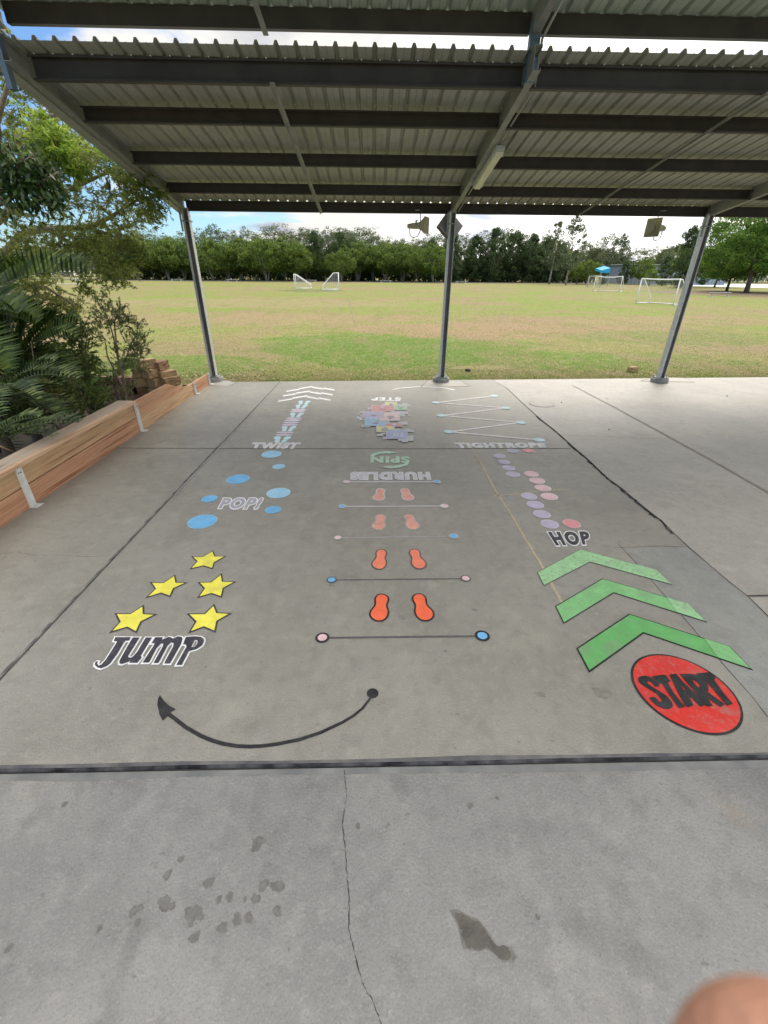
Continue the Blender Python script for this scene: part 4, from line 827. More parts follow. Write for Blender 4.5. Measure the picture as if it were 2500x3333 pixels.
# prototypes are unit-height ~ real metres at scale 1 (height ~10)
figC = [crown_mesh('crown', s, 6.6, 4.3, 5.7, 150, 85, .40, ML_fig, clr=.15) for s in (1, 2, 3)]
figT = [trunk_mesh('trunk', s, 5.5, .22, 5, .34, M_bark) for s in (1, 2, 3)]
darkC = [crown_mesh('crown', s, 4.6, 5.4, 6.0, 150, 70, .36, ML_dark, shape='oval', clr=.16) for s in (4, 5)]
casC = [crown_mesh('crown', s, 3.6, 5.5, 7.0, 210, 34, .26, ML_cas, shape='dome', clr=.17) for s in (6, 7, 8)]
eucC = [crown_mesh('crown', s, 3.6, 5.0, 8.2, 90, 50, .32, ML_euc, shape='oval', clr=.17) for s in (9, 10)]
limeC = [crown_mesh('crown', 12, 3.6, 3.4, 4.2, 60, 80, .36, ML_yel, clr=.24)]
strT = [trunk_mesh('trunk', s, 7, .2, 1, .05, M_barkd) for s in (4, 5)]; palT = [trunk_mesh('trunk', s, 8, .22, 1, .06, M_bark) for s in (6, 7)]
def tree(name, px, top, Y, cm, tm, lab, grp, hb=10.0, wx=1.0, seed=0, base=0):
    p = AY(px, 905, Y); ht = AY(px, top, Y).z + .03; s_ = ht / hb
    e = empty(name, (p.x, Y, -.03 + base), lab, 'tree', grp, rz=(seed * 1.7) % 6.28); e.scale = (s_ * wx, s_ * wx, s_)
    for nm_, me in (('trunk', tm), ('crown', cm)):
        o = bpy.data.objects.new(nm_, me); C.objects.link(o); o.parent = e
    return e
rg = random.Random(11); cnt = 0
def ordl(i): return ['first','second','third','fourth','fifth','sixth','seventh','eighth','ninth','tenth','eleventh','twelfth','thirteenth','fourteenth','fifteenth','sixteenth','seventeenth','eighteenth','nineteenth','twentieth','twenty-first','twenty-second','twenty-third','twenty-fourth','twenty-fifth','twenty-sixth','twenty-seventh','twenty-eighth','twenty-ninth','thirtieth','thirty-first','thirty-second','thirty-third','thirty-fourth','thirty-fifth','thirty-sixth'][i]
figs = [(400,790,.9),(450,768,1.0),(505,790,.95),(550,780,.9),(600,776,1.1),(650,790,.9),(695,782,1.05),(745,792,.9),(785,780,1.1),(835,788,.95),(870,778,1.1),(925,776,1.0),(965,795,.85),(1000,800,.7),(1058,835,.6),(1110,815,.8),(1165,788,1.1),(1215,805,.9),(1255,796,1.0),(1310,793,1.0),(1360,812,.8),(1410,800,.9)]
for i, (x, t_, wx) in enumerate(figs):
    tree('fig_tree', x, t_, 130 + rg.uniform(-4, 6), figC[i % 3], figT[(i + 1) % 3], f'{ordl(i)} spreading bright green fig tree from the left along the far field edge', 'fig trees along the far edge of the field', 9.9, wx, i)
drk = [(1400,778,.9),(1470,762,.95),(1540,765,.95),(1600,745,1.0),(1665,752,1.0),(1720,765,.95),(1765,778,.9),(1030,752,.9),(1110,758,.9),(560,800,.8),(1810,800,.8)]
drk.sort()
for i, (x, t_, wx) in enumerate(drk):
    tree('dark_tree', x, t_, 137 + rg.uniform(-3, 3), darkC[i % 2], strT[i % 2], f'{ordl(i)} dark dense tree from the left in the far tree line', 'dark dense trees in the far tree line', 11.6, wx, i + 30)
cas = [(470,745),(515,760),(560,750),(620,748),(668,755),(715,742),(760,752),(815,745),(850,750),(913,738),(960,757),(1000,745),(1030,742),(1075,748),(1118,745),(1150,765),(1180,752),(1210,765),(1260,775),(1300,770),(1345,772),(1385,768),(1430,765),(1500,750),(1570,742),(1640,745),(1700,755),(1760,750),(1890,790),(1935,800),(1965,775),(2010,795),(2060,800),(2110,805),(2150,800),(1120,752)]
cas.sort()
for i, (x, t_) in enumerate(cas):
    tree('casuarina_tree', x, t_ + rg.uniform(-16, 14), 148 + rg.uniform(-4, 6), casC[i % 3], palT[i % 2], f'{ordl(i)} wispy casuarina from the left rising behind the tree line', 'wispy trees behind the tree line', 12.4, 1.35 + .35 * math.sin(i * 2.3), i + 60)
for i, (x, t_, Y, wx) in enumerate([(1845,700,112,.8),(1790,722,118,.9),(2000,760,140,.8)]):
    tree('gum_tree', x, t_, Y, eucC[i % 2], palT[i % 2], ['tallest gum tree, thin and open, right of the middle column', 'tall gum tree just left of the tallest one', 'slender far gum tree behind the right goals'][i], 'tall gum trees', 13.2, wx, i + 90)
for i, (x, t_, Y, wx, cm) in enumerate([(1912,848,118,.9,figC[0]),(1965,850,120,.7,darkC[0]),(2030,850,122,.9,darkC[1]),(2085,842,120,.8,figC[1]),(2120,858,108,.95,limeC[0]),(2160,835,112,1.0,darkC[0]),(2215,735,92,.72,darkC[1]),(2250,800,98,.8,figC[2]),(1880,858,122,.8,figC[2]),(2290,850,120,.9,darkC[1])]):
    tree('small_tree', x, t_, Y, cm, figT[i % 3], ['rounded grey green tree left of the far goal', 'small dark tree behind the blue shade sail', 'small dark tree right of the blue shade sail', 'rounded green tree between the far goals', 'bright lime green bushy tree left of the near goal', 'dark bushy tree in front of the grey building', 'tall dark tree leaning out by the right column', 'green tree just left of the right column', 'low green tree behind the smallest goal', 'dark tree half hidden by the right column'][i], 'trees near the grey building', 9.9 if cm in figC or cm in limeC else 11.6, wx, i + 120)
# big broad trees at the right
bigC = [crown_mesh('crown', s, 7.6, 5.2, 6.4, 190, 150, .34, ML_big, clr=.15) for s in (21, 22)]
bigT = [trunk_mesh('trunk', s, 5, .30, 1, .12, M_barkd) for s in (21, 22)]
for i, (x, yb, t_, wx) in enumerate([(2365,947,760,.95),(2428,953,650,1.05),(2530,952,680,1.1),(2325,935,790,.85)]):
    p = G(x, yb); s_ = (AY(x, t_, p.y).z) / 11.6
    e = empty('broad_tree', (p.x, p.y, -.03), ['broad bright green tree whose trunk stands behind the low rail bench', 'tallest broad green tree at the right edge, top under the eave', 'broad green tree cut by the right edge of the photo', 'smaller broad tree directly right of the right column'][i], 'tree', 'broad shade trees at the right', rz=i * 2.1); e.scale = (s_ * wx, s_ * wx, s_)
    for nm_, me in (('trunk', bigT[i % 2]), ('crown', bigC[i % 2])):
        o = bpy.data.objects.new(nm_, me); C.objects.link(o); o.parent = e
# dark understorey behind the first trunks, a far wood as one mass
rng = np.random.default_rng(5); N = 26000
ux = rng.uniform(-75, 62, N); P = np.stack([ux, 141 + rng.normal(0, 1.6, N), rng.uniform(0, 1, N) ** .8 * (4.6 + 1.2*np.sin(ux*.5) + .8*np.sin(ux*1.7))], 1); D = rng.normal(size=(N, 3))
V, Fq = leaf_quads(P, D, .8 * rng.uniform(.6, 1.3, N), .5, rng); o = bpy.data.objects.new('undergrowth', npmesh('undergrowth', V, Fq, [ML_dark])); C.objects.link(o); tag(o, 'dark undergrowth filling the gaps between the far tree trunks', 'undergrowth', kind='stuff')
N = 30000; az = rng.uniform(-1.25, 1.25, N); dd = 215 + rng.normal(0, 8, N); hh = rng.uniform(0, 1, N) ** .7 * (10 + 2.5*np.sin(az*23) + 1.5*np.sin(az*61))
P = np.stack([np.sin(az)*dd, np.cos(az)*dd, hh], 1); V, Fq = leaf_quads(P, rng.normal(size=(N, 3)), 1.7, 1.2, rng); o = bpy.data.objects.new('distant_wood', npmesh('distant_wood', V, Fq, [ML_cas])); C.objects.link(o); tag(o, 'distant wood closing the horizon behind the tree line', 'wood', kind='stuff')

# ------------------------------------------------------------------ near left tree (feathery) and dark-leaved tree
ML_fea = leafmat('feather_leaves', (.165, .23, .05), .5, .5, (.25, .27, .08), sc=1.5); ML_gls = leafmat('glossy_leaves', (.035, .08, .02), .6, .25, (.06, .09, .03), rough=.3, sc=2)
ML_lit = leafmat('lit_feather', (.24, .36, .05), .45, .55, (.30, .40, .07), sc=1.5)  # sunlit patch of the crown painted as a brighter leaf colour
M_limb = mat('limb_bark', (.30, .24, .19), .9, col2=(.17, .13, .10), scale=8, bump=.5, bscale=40)
def limb(pts, r0, r1, Ys):
    W = [AY(p[0], p[1], y) for p, y in zip(pts, Ys)]; return W, [r0 + (r1 - r0) * i / (len(W) - 1) for i in range(len(W))]
FT = empty('feathery_tree', (-9.2, 10.4, ZB), 'large feathery leaved tree leaning in from the left beside the shelter', 'tree')
b = MB(); fl_ = FT.location
limbs = [([(-330,1260),(-300,1100),(-180,950),(-60,880),(20,815),(70,762),(150,745),(290,740),(350,712),(400,680),(440,655),(490,640)], .095, .008, [10.4,10.3,10.1,10,9.9,9.8,9.7,9.5,9.4,9.3,9.2,9.1]),
 ([(-180,950),(-60,760),(30,690),(130,655),(240,610),(330,570),(400,548)], .09, .01, [10.1,9.8,9.6,9.4,9.2,9.1,9.0]),
 ([(-60,760),(0,560),(60,450),(150,380),(250,360)], .07, .01, [9.8,9.4,9.1,9,9]),
 ([(0,560),(-10,400),(30,260),(90,170)], .06, .01, [9.4,9,8.8,8.6]),
 ([(-60,880),(60,930),(150,935),(230,985),(250,1000)], .05, .008, [10,9.6,9.4,9.3,9.3]),
 ([(290,740),(370,770),(430,810),(455,830)], .03, .006, [9.5,9.5,9.6,9.6]),
 ([(240,610),(300,530),(370,500),(420,540)], .03, .006, [9.2,9.1,9.1,9.1]),
 ([(150,745),(230,790),(320,800),(350,860),(355,900)], .035, .006, [9.7,9.8,9.9,10,10]),
 ([(10,950),(25,1040),(20,1130),(10,1200)], .07, .09, [9.5,9.5,9.5,9.5]), ([(45,960),(60,1050),(60,1150)], .045, .06, [9.2,9.2,9.2])]
for pts, r0, r1, Ys in limbs:
    W, rr_ = limb(pts, r0, r1, Ys); b.tube([p - fl_ for p in W], rr_, 7)
rng = np.random.default_rng(42)
fea = []   # clusters: px, py, radius px, count of twigs, Y, mat
for q in [(40,420,75,26),(110,380,70,22),(60,280,55,18),(30,200,50,16),(110,210,45,14),(200,420,60,18),(150,320,55,14),(250,480,50,14),(300,500,45,12),(340,520,45,10),(230,600,60,12),(120,560,60,14),(40,500,70,18),
 (150,640,60,12),(60,680,60,12),(260,660,60,12),(330,630,50,10),(400,600,50,16),(440,570,45,12),(455,620,50,16),(480,660,45,16),(505,640,30,9),(400,670,50,10),(420,720,45,12),(470,700,35,10),(350,720,50,10),(300,770,60,24),(250,790,60,24),(190,770,60,22),(120,800,60,22),(50,790,60,20),(360,790,50,22),(400,800,45,22),(425,830,35,16),(395,860,35,14),(350,860,35,16),(370,900,28,12),(290,860,40,12),(280,930,22,8),
 (60,930,50,16),(120,960,45,16),(180,980,40,14),(225,985,35,14),(210,1030,28,9),(90,1010,45,10),(30,880,60,16),(140,890,55,16),(380,545,40,8)]: fea.append((*q, 0))
for q in [(170,440,50,40),(215,500,50,36),(240,540,30,16),(130,500,35,16)]: fea.append((*q, 1))
tw_v = {0: [[], []], 1: [[], []]}; tb = MB()
for px, py, pr, nt_, k in fea:
    Yc_ = 9.3 + .4 * rng.normal()
    if k: Yc_ = 8.4
    c0 = np.array(AY(px, py, Yc_)); rw = pr / 1422 * Yc_ * .95
    for _ in range(int(nt_ * 2.3)):
        o_ = rng.normal(size=3) * rw * np.array([.44, .75, .44]); s0 = c0 + o_; d0 = rng.normal(size=3) * np.array([1, 1, .5]) + np.array([.25, 0, -.15 if not k else .3]); d0 /= np.linalg.norm(d0); Lg = rng.uniform(.18, .42); n_ = int(12 + Lg * 30)
        t = rng.uniform(0, 1, n_)[:, None]; P = s0 + d0 * (t - .5) * Lg + np.array([0, 0, -.12]) * t**2 * Lg * 2 + rng.normal(size=(n_, 3)) * .012; D = d0 * .8 + rng.normal(size=(n_, 3)) * .55
        tw_v[k][0].append(P); tw_v[k][1].append(D)
        if _ % 4 == 0: tb.tube([Vector(s0 - d0*Lg*.5) - fl_, Vector(s0 + d0*Lg*.4) - fl_], [.005, .002], 3, cap=False)
tb.v and b.add(tb.v, tb.f); b.build('trunk', M_limb, FT, smooth=True)
for k, nm_, m_ in ((0, 'foliage', ML_fea), (1, 'lit_foliage', ML_lit)):
    P = np.concatenate(tw_v[k][0]) - np.array(fl_); D = np.concatenate(tw_v[k][1]); V, Fq = leaf_quads(P, D, .095 * rng.uniform(.7, 1.4, len(P)), .018 if not k else .022, rng)
    o = bpy.data.objects.new(nm_, npmesh(nm_, V, Fq, [m_])); C.objects.link(o); o.parent = FT
# dark glossy tree
DT = empty('glossy_leaf_tree', (-7.6, 8.2, ZB), 'dark glossy broad leaved tree branch in front of the feathery tree', 'tree'); dl = DT.location
b = MB()
for pts, r0, r1, Ys in [([(-260,1150),(-200,900),(-120,760),(-40,680),(40,640),(120,600),(190,560)], .09, .01, [8.2,8.1,8,7.9,7.8,7.7,7.6]), ([(-40,680),(20,600),(60,540),(110,500)], .03, .006, [7.9,7.8,7.7,7.6])]:
    W, rr_ = limb(pts, r0, r1, Ys); b.tube([p - dl for p in W], rr_, 7)
b.build('trunk', M_limb, DT, smooth=True); Ps = []; Ds = []
for px, py, pr, n_ in [(30,530,50,170),(80,560,50,190),(130,560,45,150),(60,610,50,180),(120,620,45,130),(170,600,35,90),(20,650,45,130),(180,640,30,50),(100,670,40,60),(150,550,25,50),(195,660,22,25),(30,590,60,150)]:
    c0 = np.array(AY(px, py, 7.7)); rw = pr / 1422 * 7.7; d = rng.normal(size=(n_, 3)) * rw * .5; Ps.append(c0 + d); Ds.append(d + rng.normal(size=(n_, 3)) * .2 + np.array([0, 0, -.25]))
P = np.concatenate(Ps) - np.array(dl); V, Fq = leaf_quads(P, np.concatenate(Ds), .12 * rng.uniform(.7, 1.3, len(P)), .045, rng); o = bpy.data.objects.new('foliage', npmesh('foliage', V, Fq, [ML_gls])); C.objects.link(o); o.parent = DT
# bird on a branch
bp = AY(352, 602, 8.9); bd = empty('perched_bird', bp, 'dark bird clinging upright among the twigs of the left tree', 'bird')
me_ = MB(); me_.tube([(0,0,-.10),(0,.005,-.07),(.004,.01,-.03),(.006,.01,.01),(.004,.005,.04),(0,0,.055),(0,-.004,.075),(-.004,-.006,.09),(-.006,-.008,.10)], [.006,.016,.026,.03,.024,.015,.019,.015,.004], 12); me_.build('body', mat('bird_dark', (.015,.014,.02), .5), bd, smooth=True)
b = MB(); b.tube([(-.01,-.02,.085),(-.02,-.045,.082)], [.005,.001], 6); b.build('beak', mat('beak', (.10,.09,.08), .4), bd); b = MB(); b.box(-.012,.012,-.002,.004,-.17,-.08); b.build('tail', mat('bird_tail', (.02,.02,.025), .5), bd)

# ------------------------------------------------------------------ palms
ML_palm = leafmat('palm_leaf', (.030, .058, .012), .7, .12, (.075, .125, .022), rough=.55, sc=2.2); ML_palmb = leafmat('palm_leaf_blue', (.035, .065, .02), .7, .12, (.10, .145, .045), rough=.5, sc=2.2); ML_palmd = leafmat('palm_dry', (.28, .20, .09), .4, .3)
M_pst = mat('palm_stem', (.10, .12, .05), .6)
def frond(P0, P1, sag, lw, ll, n, rng, side=None, up=.3):
    """pinnate frond from P0 to P1 (world) : returns rachis points and leaflet arrays"""
    P0, P1 = np.array(P0), np.array(P1); t = np.linspace(0, 1, 14)[:, None]; pts = P0 + (P1 - P0) * t + np.array([0, 0, 1]) * sag * 4 * t * (1 - t)
    ts = np.linspace(.14, .99, n); Vs = []
    ax = (P1 - P0); ax /= np.linalg.norm(ax); sd_ = np.cross(ax, [0, 0, 1]); sd_ /= np.linalg.norm(sd_) + 1e-9
    for s in (-1, 1):
        for q in ts:
            p = P0 + (P1 - P0) * q + np.array([0, 0, 1]) * sag * 4 * q * (1 - q); Ls = ll * math.sin(math.pi * (q * .82 + .14)) ** .6 * rng.uniform(.85, 1.1)
            d = sd_ * s * .8 + ax * (.55 + .5 * q) + np.array([0, 0, up + rng.uniform(-.08, .08)]); d /= np.linalg.norm(d); wv = np.cross(d, ax * .6 + np.array([0, 0, .6]) + rng.normal(size=3) * .15); wv /= np.linalg.norm(wv) + 1e-9
            m1 = p + d * Ls * .5; e1 = p + d * Ls + np.array([0, 0, -.10 * Ls]); w0 = lw
            Vs += [p - wv*w0*.3, p + wv*w0*.3, m1 + wv*w0*.5, m1 - wv*w0*.5, m1 - wv*w0*.5, m1 + wv*w0*.5, e1 + wv*w0*.08, e1 - wv*w0*.08]
    return pts, np.array(Vs)
def palm(name, base, crown, ends, lab, m_, ll=.42, lw=.022, nleaf=46, sag=.25, tr=.07, up=.3):
    e = empty(name, base, lab, 'palm', 'palms in the garden bed'); rng = np.random.default_rng(int(abs(base[0]*100))); B0 = Vector(base)
    b_ = MB(); b_.tube([Vector(base) - B0, (Vector(base).lerp(Vector(crown), .5)) - B0, Vector(crown) - B0], [tr*1.2, tr, tr*.8], 10); b_.build('trunk', M_barkd, e, smooth=True)
    for i, en in enumerate(ends):
        E_, s_ = (en[0], en[1]) if len(en) == 2 and not isinstance(en[0], float) else (en, sag)
        pts, V = frond(crown, E_, s_, lw, ll, nleaf, rng, up=up); V = V - np.array(base)
        fr = bpy.data.objects.new('frond', npmesh('frond', V, np.arange(len(V)).reshape(-1, 4), [m_])); C.objects.link(fr); fr.parent = e
        b_ = MB(); b_.tube([Vector(p) - B0 for p in pts], [.014 - .011 * k / 13 for k in range(14)], 5); b_.build('rachis', M_pst, fr)
    return e
def ring_ends(c_, r_, n, z, seed, a0=0, a1=6.28):
    rr_ = random.Random(seed); return [((c_[0] + math.cos(a) * r_ * rr_.uniform(.8, 1.1), c_[1] + math.sin(a) * r_ * rr_.uniform(.8, 1.1), c_[2] + z + rr_.uniform(-.35, .3)), rr_.uniform(.15, .35)) for a in [a0 + (a1 - a0) * k / n + rr_.uniform(-.15, .15) for k in range(n)]]
# A : tall palm, one big frond arching over the view
cA_ = AY(-170, 1100, 7.0)
palm('garden_palm', (cA_.x, cA_.y, ZB), tuple(cA_), [(tuple(AY(285, 893, 6.6)), .30), (tuple(AY(90, 905, 8.3)), .3), (tuple(AY(60, 1020, 6.0)), .2)] + ring_ends(cA_, 1.6, 8, -.1, 3), 'tall palm at the left edge with a long frond arching right', ML_palm, .62, .040, 34, up=.75)
cB = AY(40, 1215, 7.2)
palm('garden_palm', (cB.x, cB.y, ZB), tuple(cB), [(tuple(AY(120, 1000, 7.4)), .1), (tuple(AY(250, 1050, 7.3)), .18), (tuple(AY(180, 1030, 7.6)), .1), (tuple(AY(240, 1210, 7.0)), .15), (tuple(AY(240, 1100, 6.8)), .2), (tuple(AY(10, 1010, 7.2)), .1)] + ring_ends(cB, 1.0, 7, -.1, 5), 'bushy palm with fan spread fronds above the middle of the garden bed', ML_palm, .44, .028, 26, up=.45)
cC = AY(-30, 1330, 5.6)
palm('garden_palm', (cC.x, cC.y, ZB), tuple(cC), [(tuple(AY(245, 1235, 5.5)), .2), (tuple(AY(200, 1250, 5.9)), .22), (tuple(AY(170, 1180, 5.6)), .12), (tuple(AY(120, 1300, 5.2)), .2), (tuple(AY(200, 1350, 5.6)), .12)] + ring_ends(cC, .95, 8, -.15, 6), 'blue green palm at the left edge, its leaflets hanging over the bed', ML_palmb, .36, .026, 24)
cD = AY(-60, 1470, 4.9)
palm('garden_palm', (cD.x, cD.y, ZB), tuple(cD), [(tuple(AY(255, 1375, 4.9)), .12), (tuple(AY(170, 1420, 4.9)), .12), (tuple(AY(120, 1360, 4.9)), .1)] + ring_ends(cD, .55, 4, -.15, 8), 'low palm nearest the timber wall at the bottom of the garden bed', ML_palmb, .29, .022, 20)
cE = AY(395, 1215, 9.3)
palm('garden_palm', (cE.x - .2, cE.y, ZB), (cE.x - .2, cE.y, cE.z - .2), ring_ends((cE.x - .2, cE.y, cE.z - .1), .6, 7, .1, 9), 'small bright palm behind the thin shrub', leafmat('palm_bright', (.10,.17,.03), .4, .4), .3, .02, 34, tr=.04)
# shrubs of fine leaves
def shrub(name, blobs, m_, lab, base, stems, leaf=.035, aspect=.3, nper=900, grp='shrubs in the garden bed', tw=None):
    e = empty(name, base, lab, 'shrub', grp); B0 = Vector(base); rng = np.random.default_rng(int(abs(base[0]) * 1000)); Ps = []; Ds = []
    b_ = MB()
    for st in stems: b_.tube([Vector(p) - B0 for p in st], [.022 - .016 * k / (len(st) - 1) for k in range(len(st))], 5)
    for px, py, pr, Y, kk in blobs:
        c0 = np.array(AY(px, py, Y)); rw = pr / 1422 * Y; n_ = int(nper * kk); ntw = max(6, n_ // 22)
        for _ in range(ntw):
            d = rng.normal(size=3); d /= np.linalg.norm(d); r_ = rng.uniform(.2, 1) ** .6 * rw; s0 = c0 + d * r_ * .8; dd_ = d * .7 + rng.normal(size=3) * .5 + np.array([0, 0, .35]); dd_ /= np.linalg.norm(dd_); Lg = rng.uniform(.1, .24)
            t = rng.uniform(0, 1, 22)[:, None]; Ps.append(s0 + dd_ * t * Lg + rng.normal(size=(22, 3)) * .008); Ds.append(dd_ + rng.normal(size=(22, 3)) * .6)
            if _ % 3 == 0: b_.tube([Vector(s0) - B0, Vector(s0 + dd_ * Lg) - B0], [.003, .001], 3, cap=False)
            if _ % 9 == 0: b_.tube([Vector(c0) - B0, Vector(s0) - B0], [.006, .003], 3, cap=False)
    b_.build('stems', M_limb, e)
    P = np.concatenate(Ps) - np.array(base); V, Fq = leaf_quads(P, np.concatenate(Ds), leaf * rng.uniform(.7, 1.3, len(P)), leaf * aspect, rng); o = bpy.data.objects.new('foliage', npmesh('foliage', V, Fq, [m_])); C.objects.link(o); o.parent = e; return e
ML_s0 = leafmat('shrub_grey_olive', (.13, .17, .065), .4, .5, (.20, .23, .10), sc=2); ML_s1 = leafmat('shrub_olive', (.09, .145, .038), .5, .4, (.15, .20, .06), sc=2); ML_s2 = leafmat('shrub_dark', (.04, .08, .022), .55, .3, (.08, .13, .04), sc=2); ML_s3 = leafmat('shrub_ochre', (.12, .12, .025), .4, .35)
s0 = G(395, 1330, ZB); s0 = Vector((AY(395, 1300, 8.3).x, 8.3, ZB))
A8 = lambda x, y, Y=8.3: AY(x, y, Y)
shrub('thin_shrub', [(345,975,22,8.3,.35),(390,1005,18,8.3,.25),(345,1035,38,8.3,1.1),(385,1030,32,8.3,.9),(335,1062,16,8.3,.25),(420,1055,32,8.3,.5),(445,1080,28,8.3,.45),(455,1120,30,8.3,.6),(425,1135,40,8.3,.7),(345,1110,22,8.2,.3),(455,1160,30,8.3,.5),(395,1170,38,8.3,.5),(470,1100,16,8.3,.2),(440,1190,35,8.3,.5),(430,1270,26,8.3,.35),(410,1320,25,8.2,.3)], ML_s0, 'thin upright shrub with sparse fine leaves beside the block pile', tuple(s0),
  [[s0, A8(405,1250), A8(385,1170), A8(365,1080), A8(345,1020), A8(340,975)], [A8(385,1170), A8(378,1110), A8(372,1050), A8(390,1000)], [A8(405,1250), A8(400,1200), A8(425,1120), A8(450,1080)], [A8(410,1280), A8(350,1160), A8(340,1100)], [A8(400,1290), A8(440,1210), A8(460,1150)]], .046, .26, 1050)
for i, (bl, m_, lab, bx, Y) in enumerate([
 ([(260,1080,38,7.9,1),(280,1100,30,7.8,.8),(230,1095,30,7.9,.8),(250,1130,50,7.9,1.6),(275,1160,38,7.9,1.2),(210,1150,50,7.8,1.4),(282,1212,45,7.8,1.6),(250,1200,55,7.6,1.8),(200,1210,50,7.6,1.2),(300,1262,32,7.9,1.1),(280,1260,50,7.6,1.6)], ML_s1, 'tall rounded olive shrub in the middle of the garden bed', 260, 7.8),
 ([(260,1270,55,6.9,1.6),(295,1290,45,6.9,1.3),(230,1300,50,6.8,1.4),(290,1330,35,6.8,1.0),(250,1350,35,6.5,1.0),(200,1330,40,6.5,1.0),(310,1320,20,6.9,.6)], ML_s1, 'lower grey green shrub hanging near the timber wall cap', 260, 6.8),
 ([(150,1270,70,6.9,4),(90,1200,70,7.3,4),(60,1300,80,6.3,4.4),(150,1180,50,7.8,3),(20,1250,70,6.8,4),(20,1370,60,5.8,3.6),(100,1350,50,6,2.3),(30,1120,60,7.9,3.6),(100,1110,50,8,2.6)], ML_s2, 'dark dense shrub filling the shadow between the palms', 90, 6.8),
 ([(150,1280,22,6.1,.5),(140,1300,16,6.1,.4),(165,1255,18,6.2,.4)], ML_s3, 'small yellow green shrub glowing between the dark palms', 150, 6.1),
 ([(330,1290,25,8.9,.5),(300,1270,20,8.9,.4),(340,1240,25,8.9,.4),(400,1330,28,7.7,.7),(370,1345,25,7.5,.5)], ML_s2, 'small dark shrub at the foot of the thin one', 350, 8.4)]):
    p0 = AY(bx, 1300, Y); bs = (p0.x, Y, ZB); c1 = AY(bl[0][0], bl[0][1], Y)
    shrub('garden_shrub', bl, m_, lab, bs, [[Vector(bs), Vector(bs).lerp(c1, .5) + Vector((.08, 0, 0)), c1], [Vector(bs), AY(bl[-1][0], bl[-1][1], Y)]], .060, .30, 560)
# pale dead branch in the bed
b = MB(); A7 = lambda x, y: AY(x, y, 7.0)
b.tube([A7(325,1325), A7(340,1310), A7(350,1308), A7(362,1303)], [.008,.007,.006,.003], 5); b.tube([A7(340,1310), A7(342,1325)], [.005,.002], 5)
tag(b.build('dead_branch', mat('dead_wood', (.45,.40,.32), .8), smooth=True), 'small pale forked dead branch lying behind the timber wall', 'branch')
b = MB(); b.tube([AY(0,1452,4.6), AY(30,1465,4.7), AY(62,1478,4.8)], [.009,.007,.004], 5); tag(b.build('dead_branch', mat('dead_wood2', (.25,.16,.10), .8), smooth=True), 'thin brown stick behind the wall cap at the left edge', 'branch')

# ------------------------------------------------------------------ litter and grass tufts
rng = np.random.default_rng(8)
def litter(name, N, fx, col, size, lab, zoff=.0):
    P = fx(N); D = rng.normal(size=(N, 3)); D[:, 2] *= .25; V, Fq = leaf_quads(P, D, size * rng.uniform(.6, 1.4, N), size * .5 * rng.uniform(.6, 1.2, N), rng)
    o = bpy.data.objects.new(name, npmesh(name, V, Fq, [mat(name + '_leaf', col, .8, col2=tuple(c * .5 for c in col), scale=60, island=.4)])); C.objects.link(o); return tag(o, lab, 'leaf litter', kind='stuff')
def fx1(N):
    x = -4.2 + np.abs(rng.normal(0, 1.1, N)) * np.where(rng.uniform(0, 1, N) < .25, -.6, 1); y = 10.55 + np.abs(rng.normal(0, .65, N)); return np.stack([x, y, np.full(N, -.01)], 1)
litter('leaf_litter', 420, fx1, (.50, .42, .27), .06, 'pale dry leaves scattered on the grass by the left column')
def fx2(N):
    x = rng.uniform(-3, 12, N); y = 11.0 + .052 * (x + 3.65) + np.abs(rng.normal(0, 1.6, N)) ** 1.2; return np.stack([x, y, np.full(N, -.015)], 1)
litter('fallen_leaves', 110, fx2, (.55, .50, .38), .055, 'sparse pale fallen leaves along the grass edge of the slab')
def fx3(N): return np.stack([rng.uniform(3.2, 12, N), rng.uniform(3.5, 10.3, N), np.full(N, .004)], 1)
litter('slab_leaves', 16, fx3, (.45, .40, .32), .06, 'few small dry leaves lying on the right slab')
N = 95000; x = rng.uniform(-1, 1, N); ed_ = np.where(rng.uniform(0, 1, N) < .35, rng.exponential(.8, N), rng.exponential(6.5, N)); x = 4 + x * (9.5 + ed_ * 1.05); y = 10.36 + .052 * (x + 3.65) + ed_ - .02; y = np.where(x < -3.9, np.maximum(y, 10.3), y)
P = np.stack([x, y, np.full(N, ZG + .008)], 1); D = rng.normal(size=(N, 3)) * .5; D[:, 2] = .5; V, Fq = leaf_quads(P, D, (.030 + .0018 * ed_) * rng.uniform(.6, 1.5, N), .009 + .0006 * ed_, rng)
o = bpy.data.objects.new('grass_fringe', npmesh('grass_fringe', V, Fq, [mat('grass_blades', (.19,.27,.06), .8, col2=(.33,.31,.15), scale=1.2, lo=.45, hi=.55, island=.5, trans=.3)])); C.objects.link(o); tag(o, 'short mown grass blades along the edge of the slab', 'grass', kind='stuff')
sheet('bare_patch', [blob(2.95, 12.3, .8, .35, 3)], ZG + .006, mat('bare_soil', (.24,.19,.09), .95, col2=(.19,.19,.06), scale=6, bump=.5), kind='structure')
strip('worn_line', [G(1132,965)[:2], G(1142,1000)[:2], G(1155,1062)[:2]], [.14,.10,.07], ZG + .005, mat('worn_track', (.13,.13,.05), .95, col2=(.2,.17,.08), scale=3), jit=.2, sub=6)

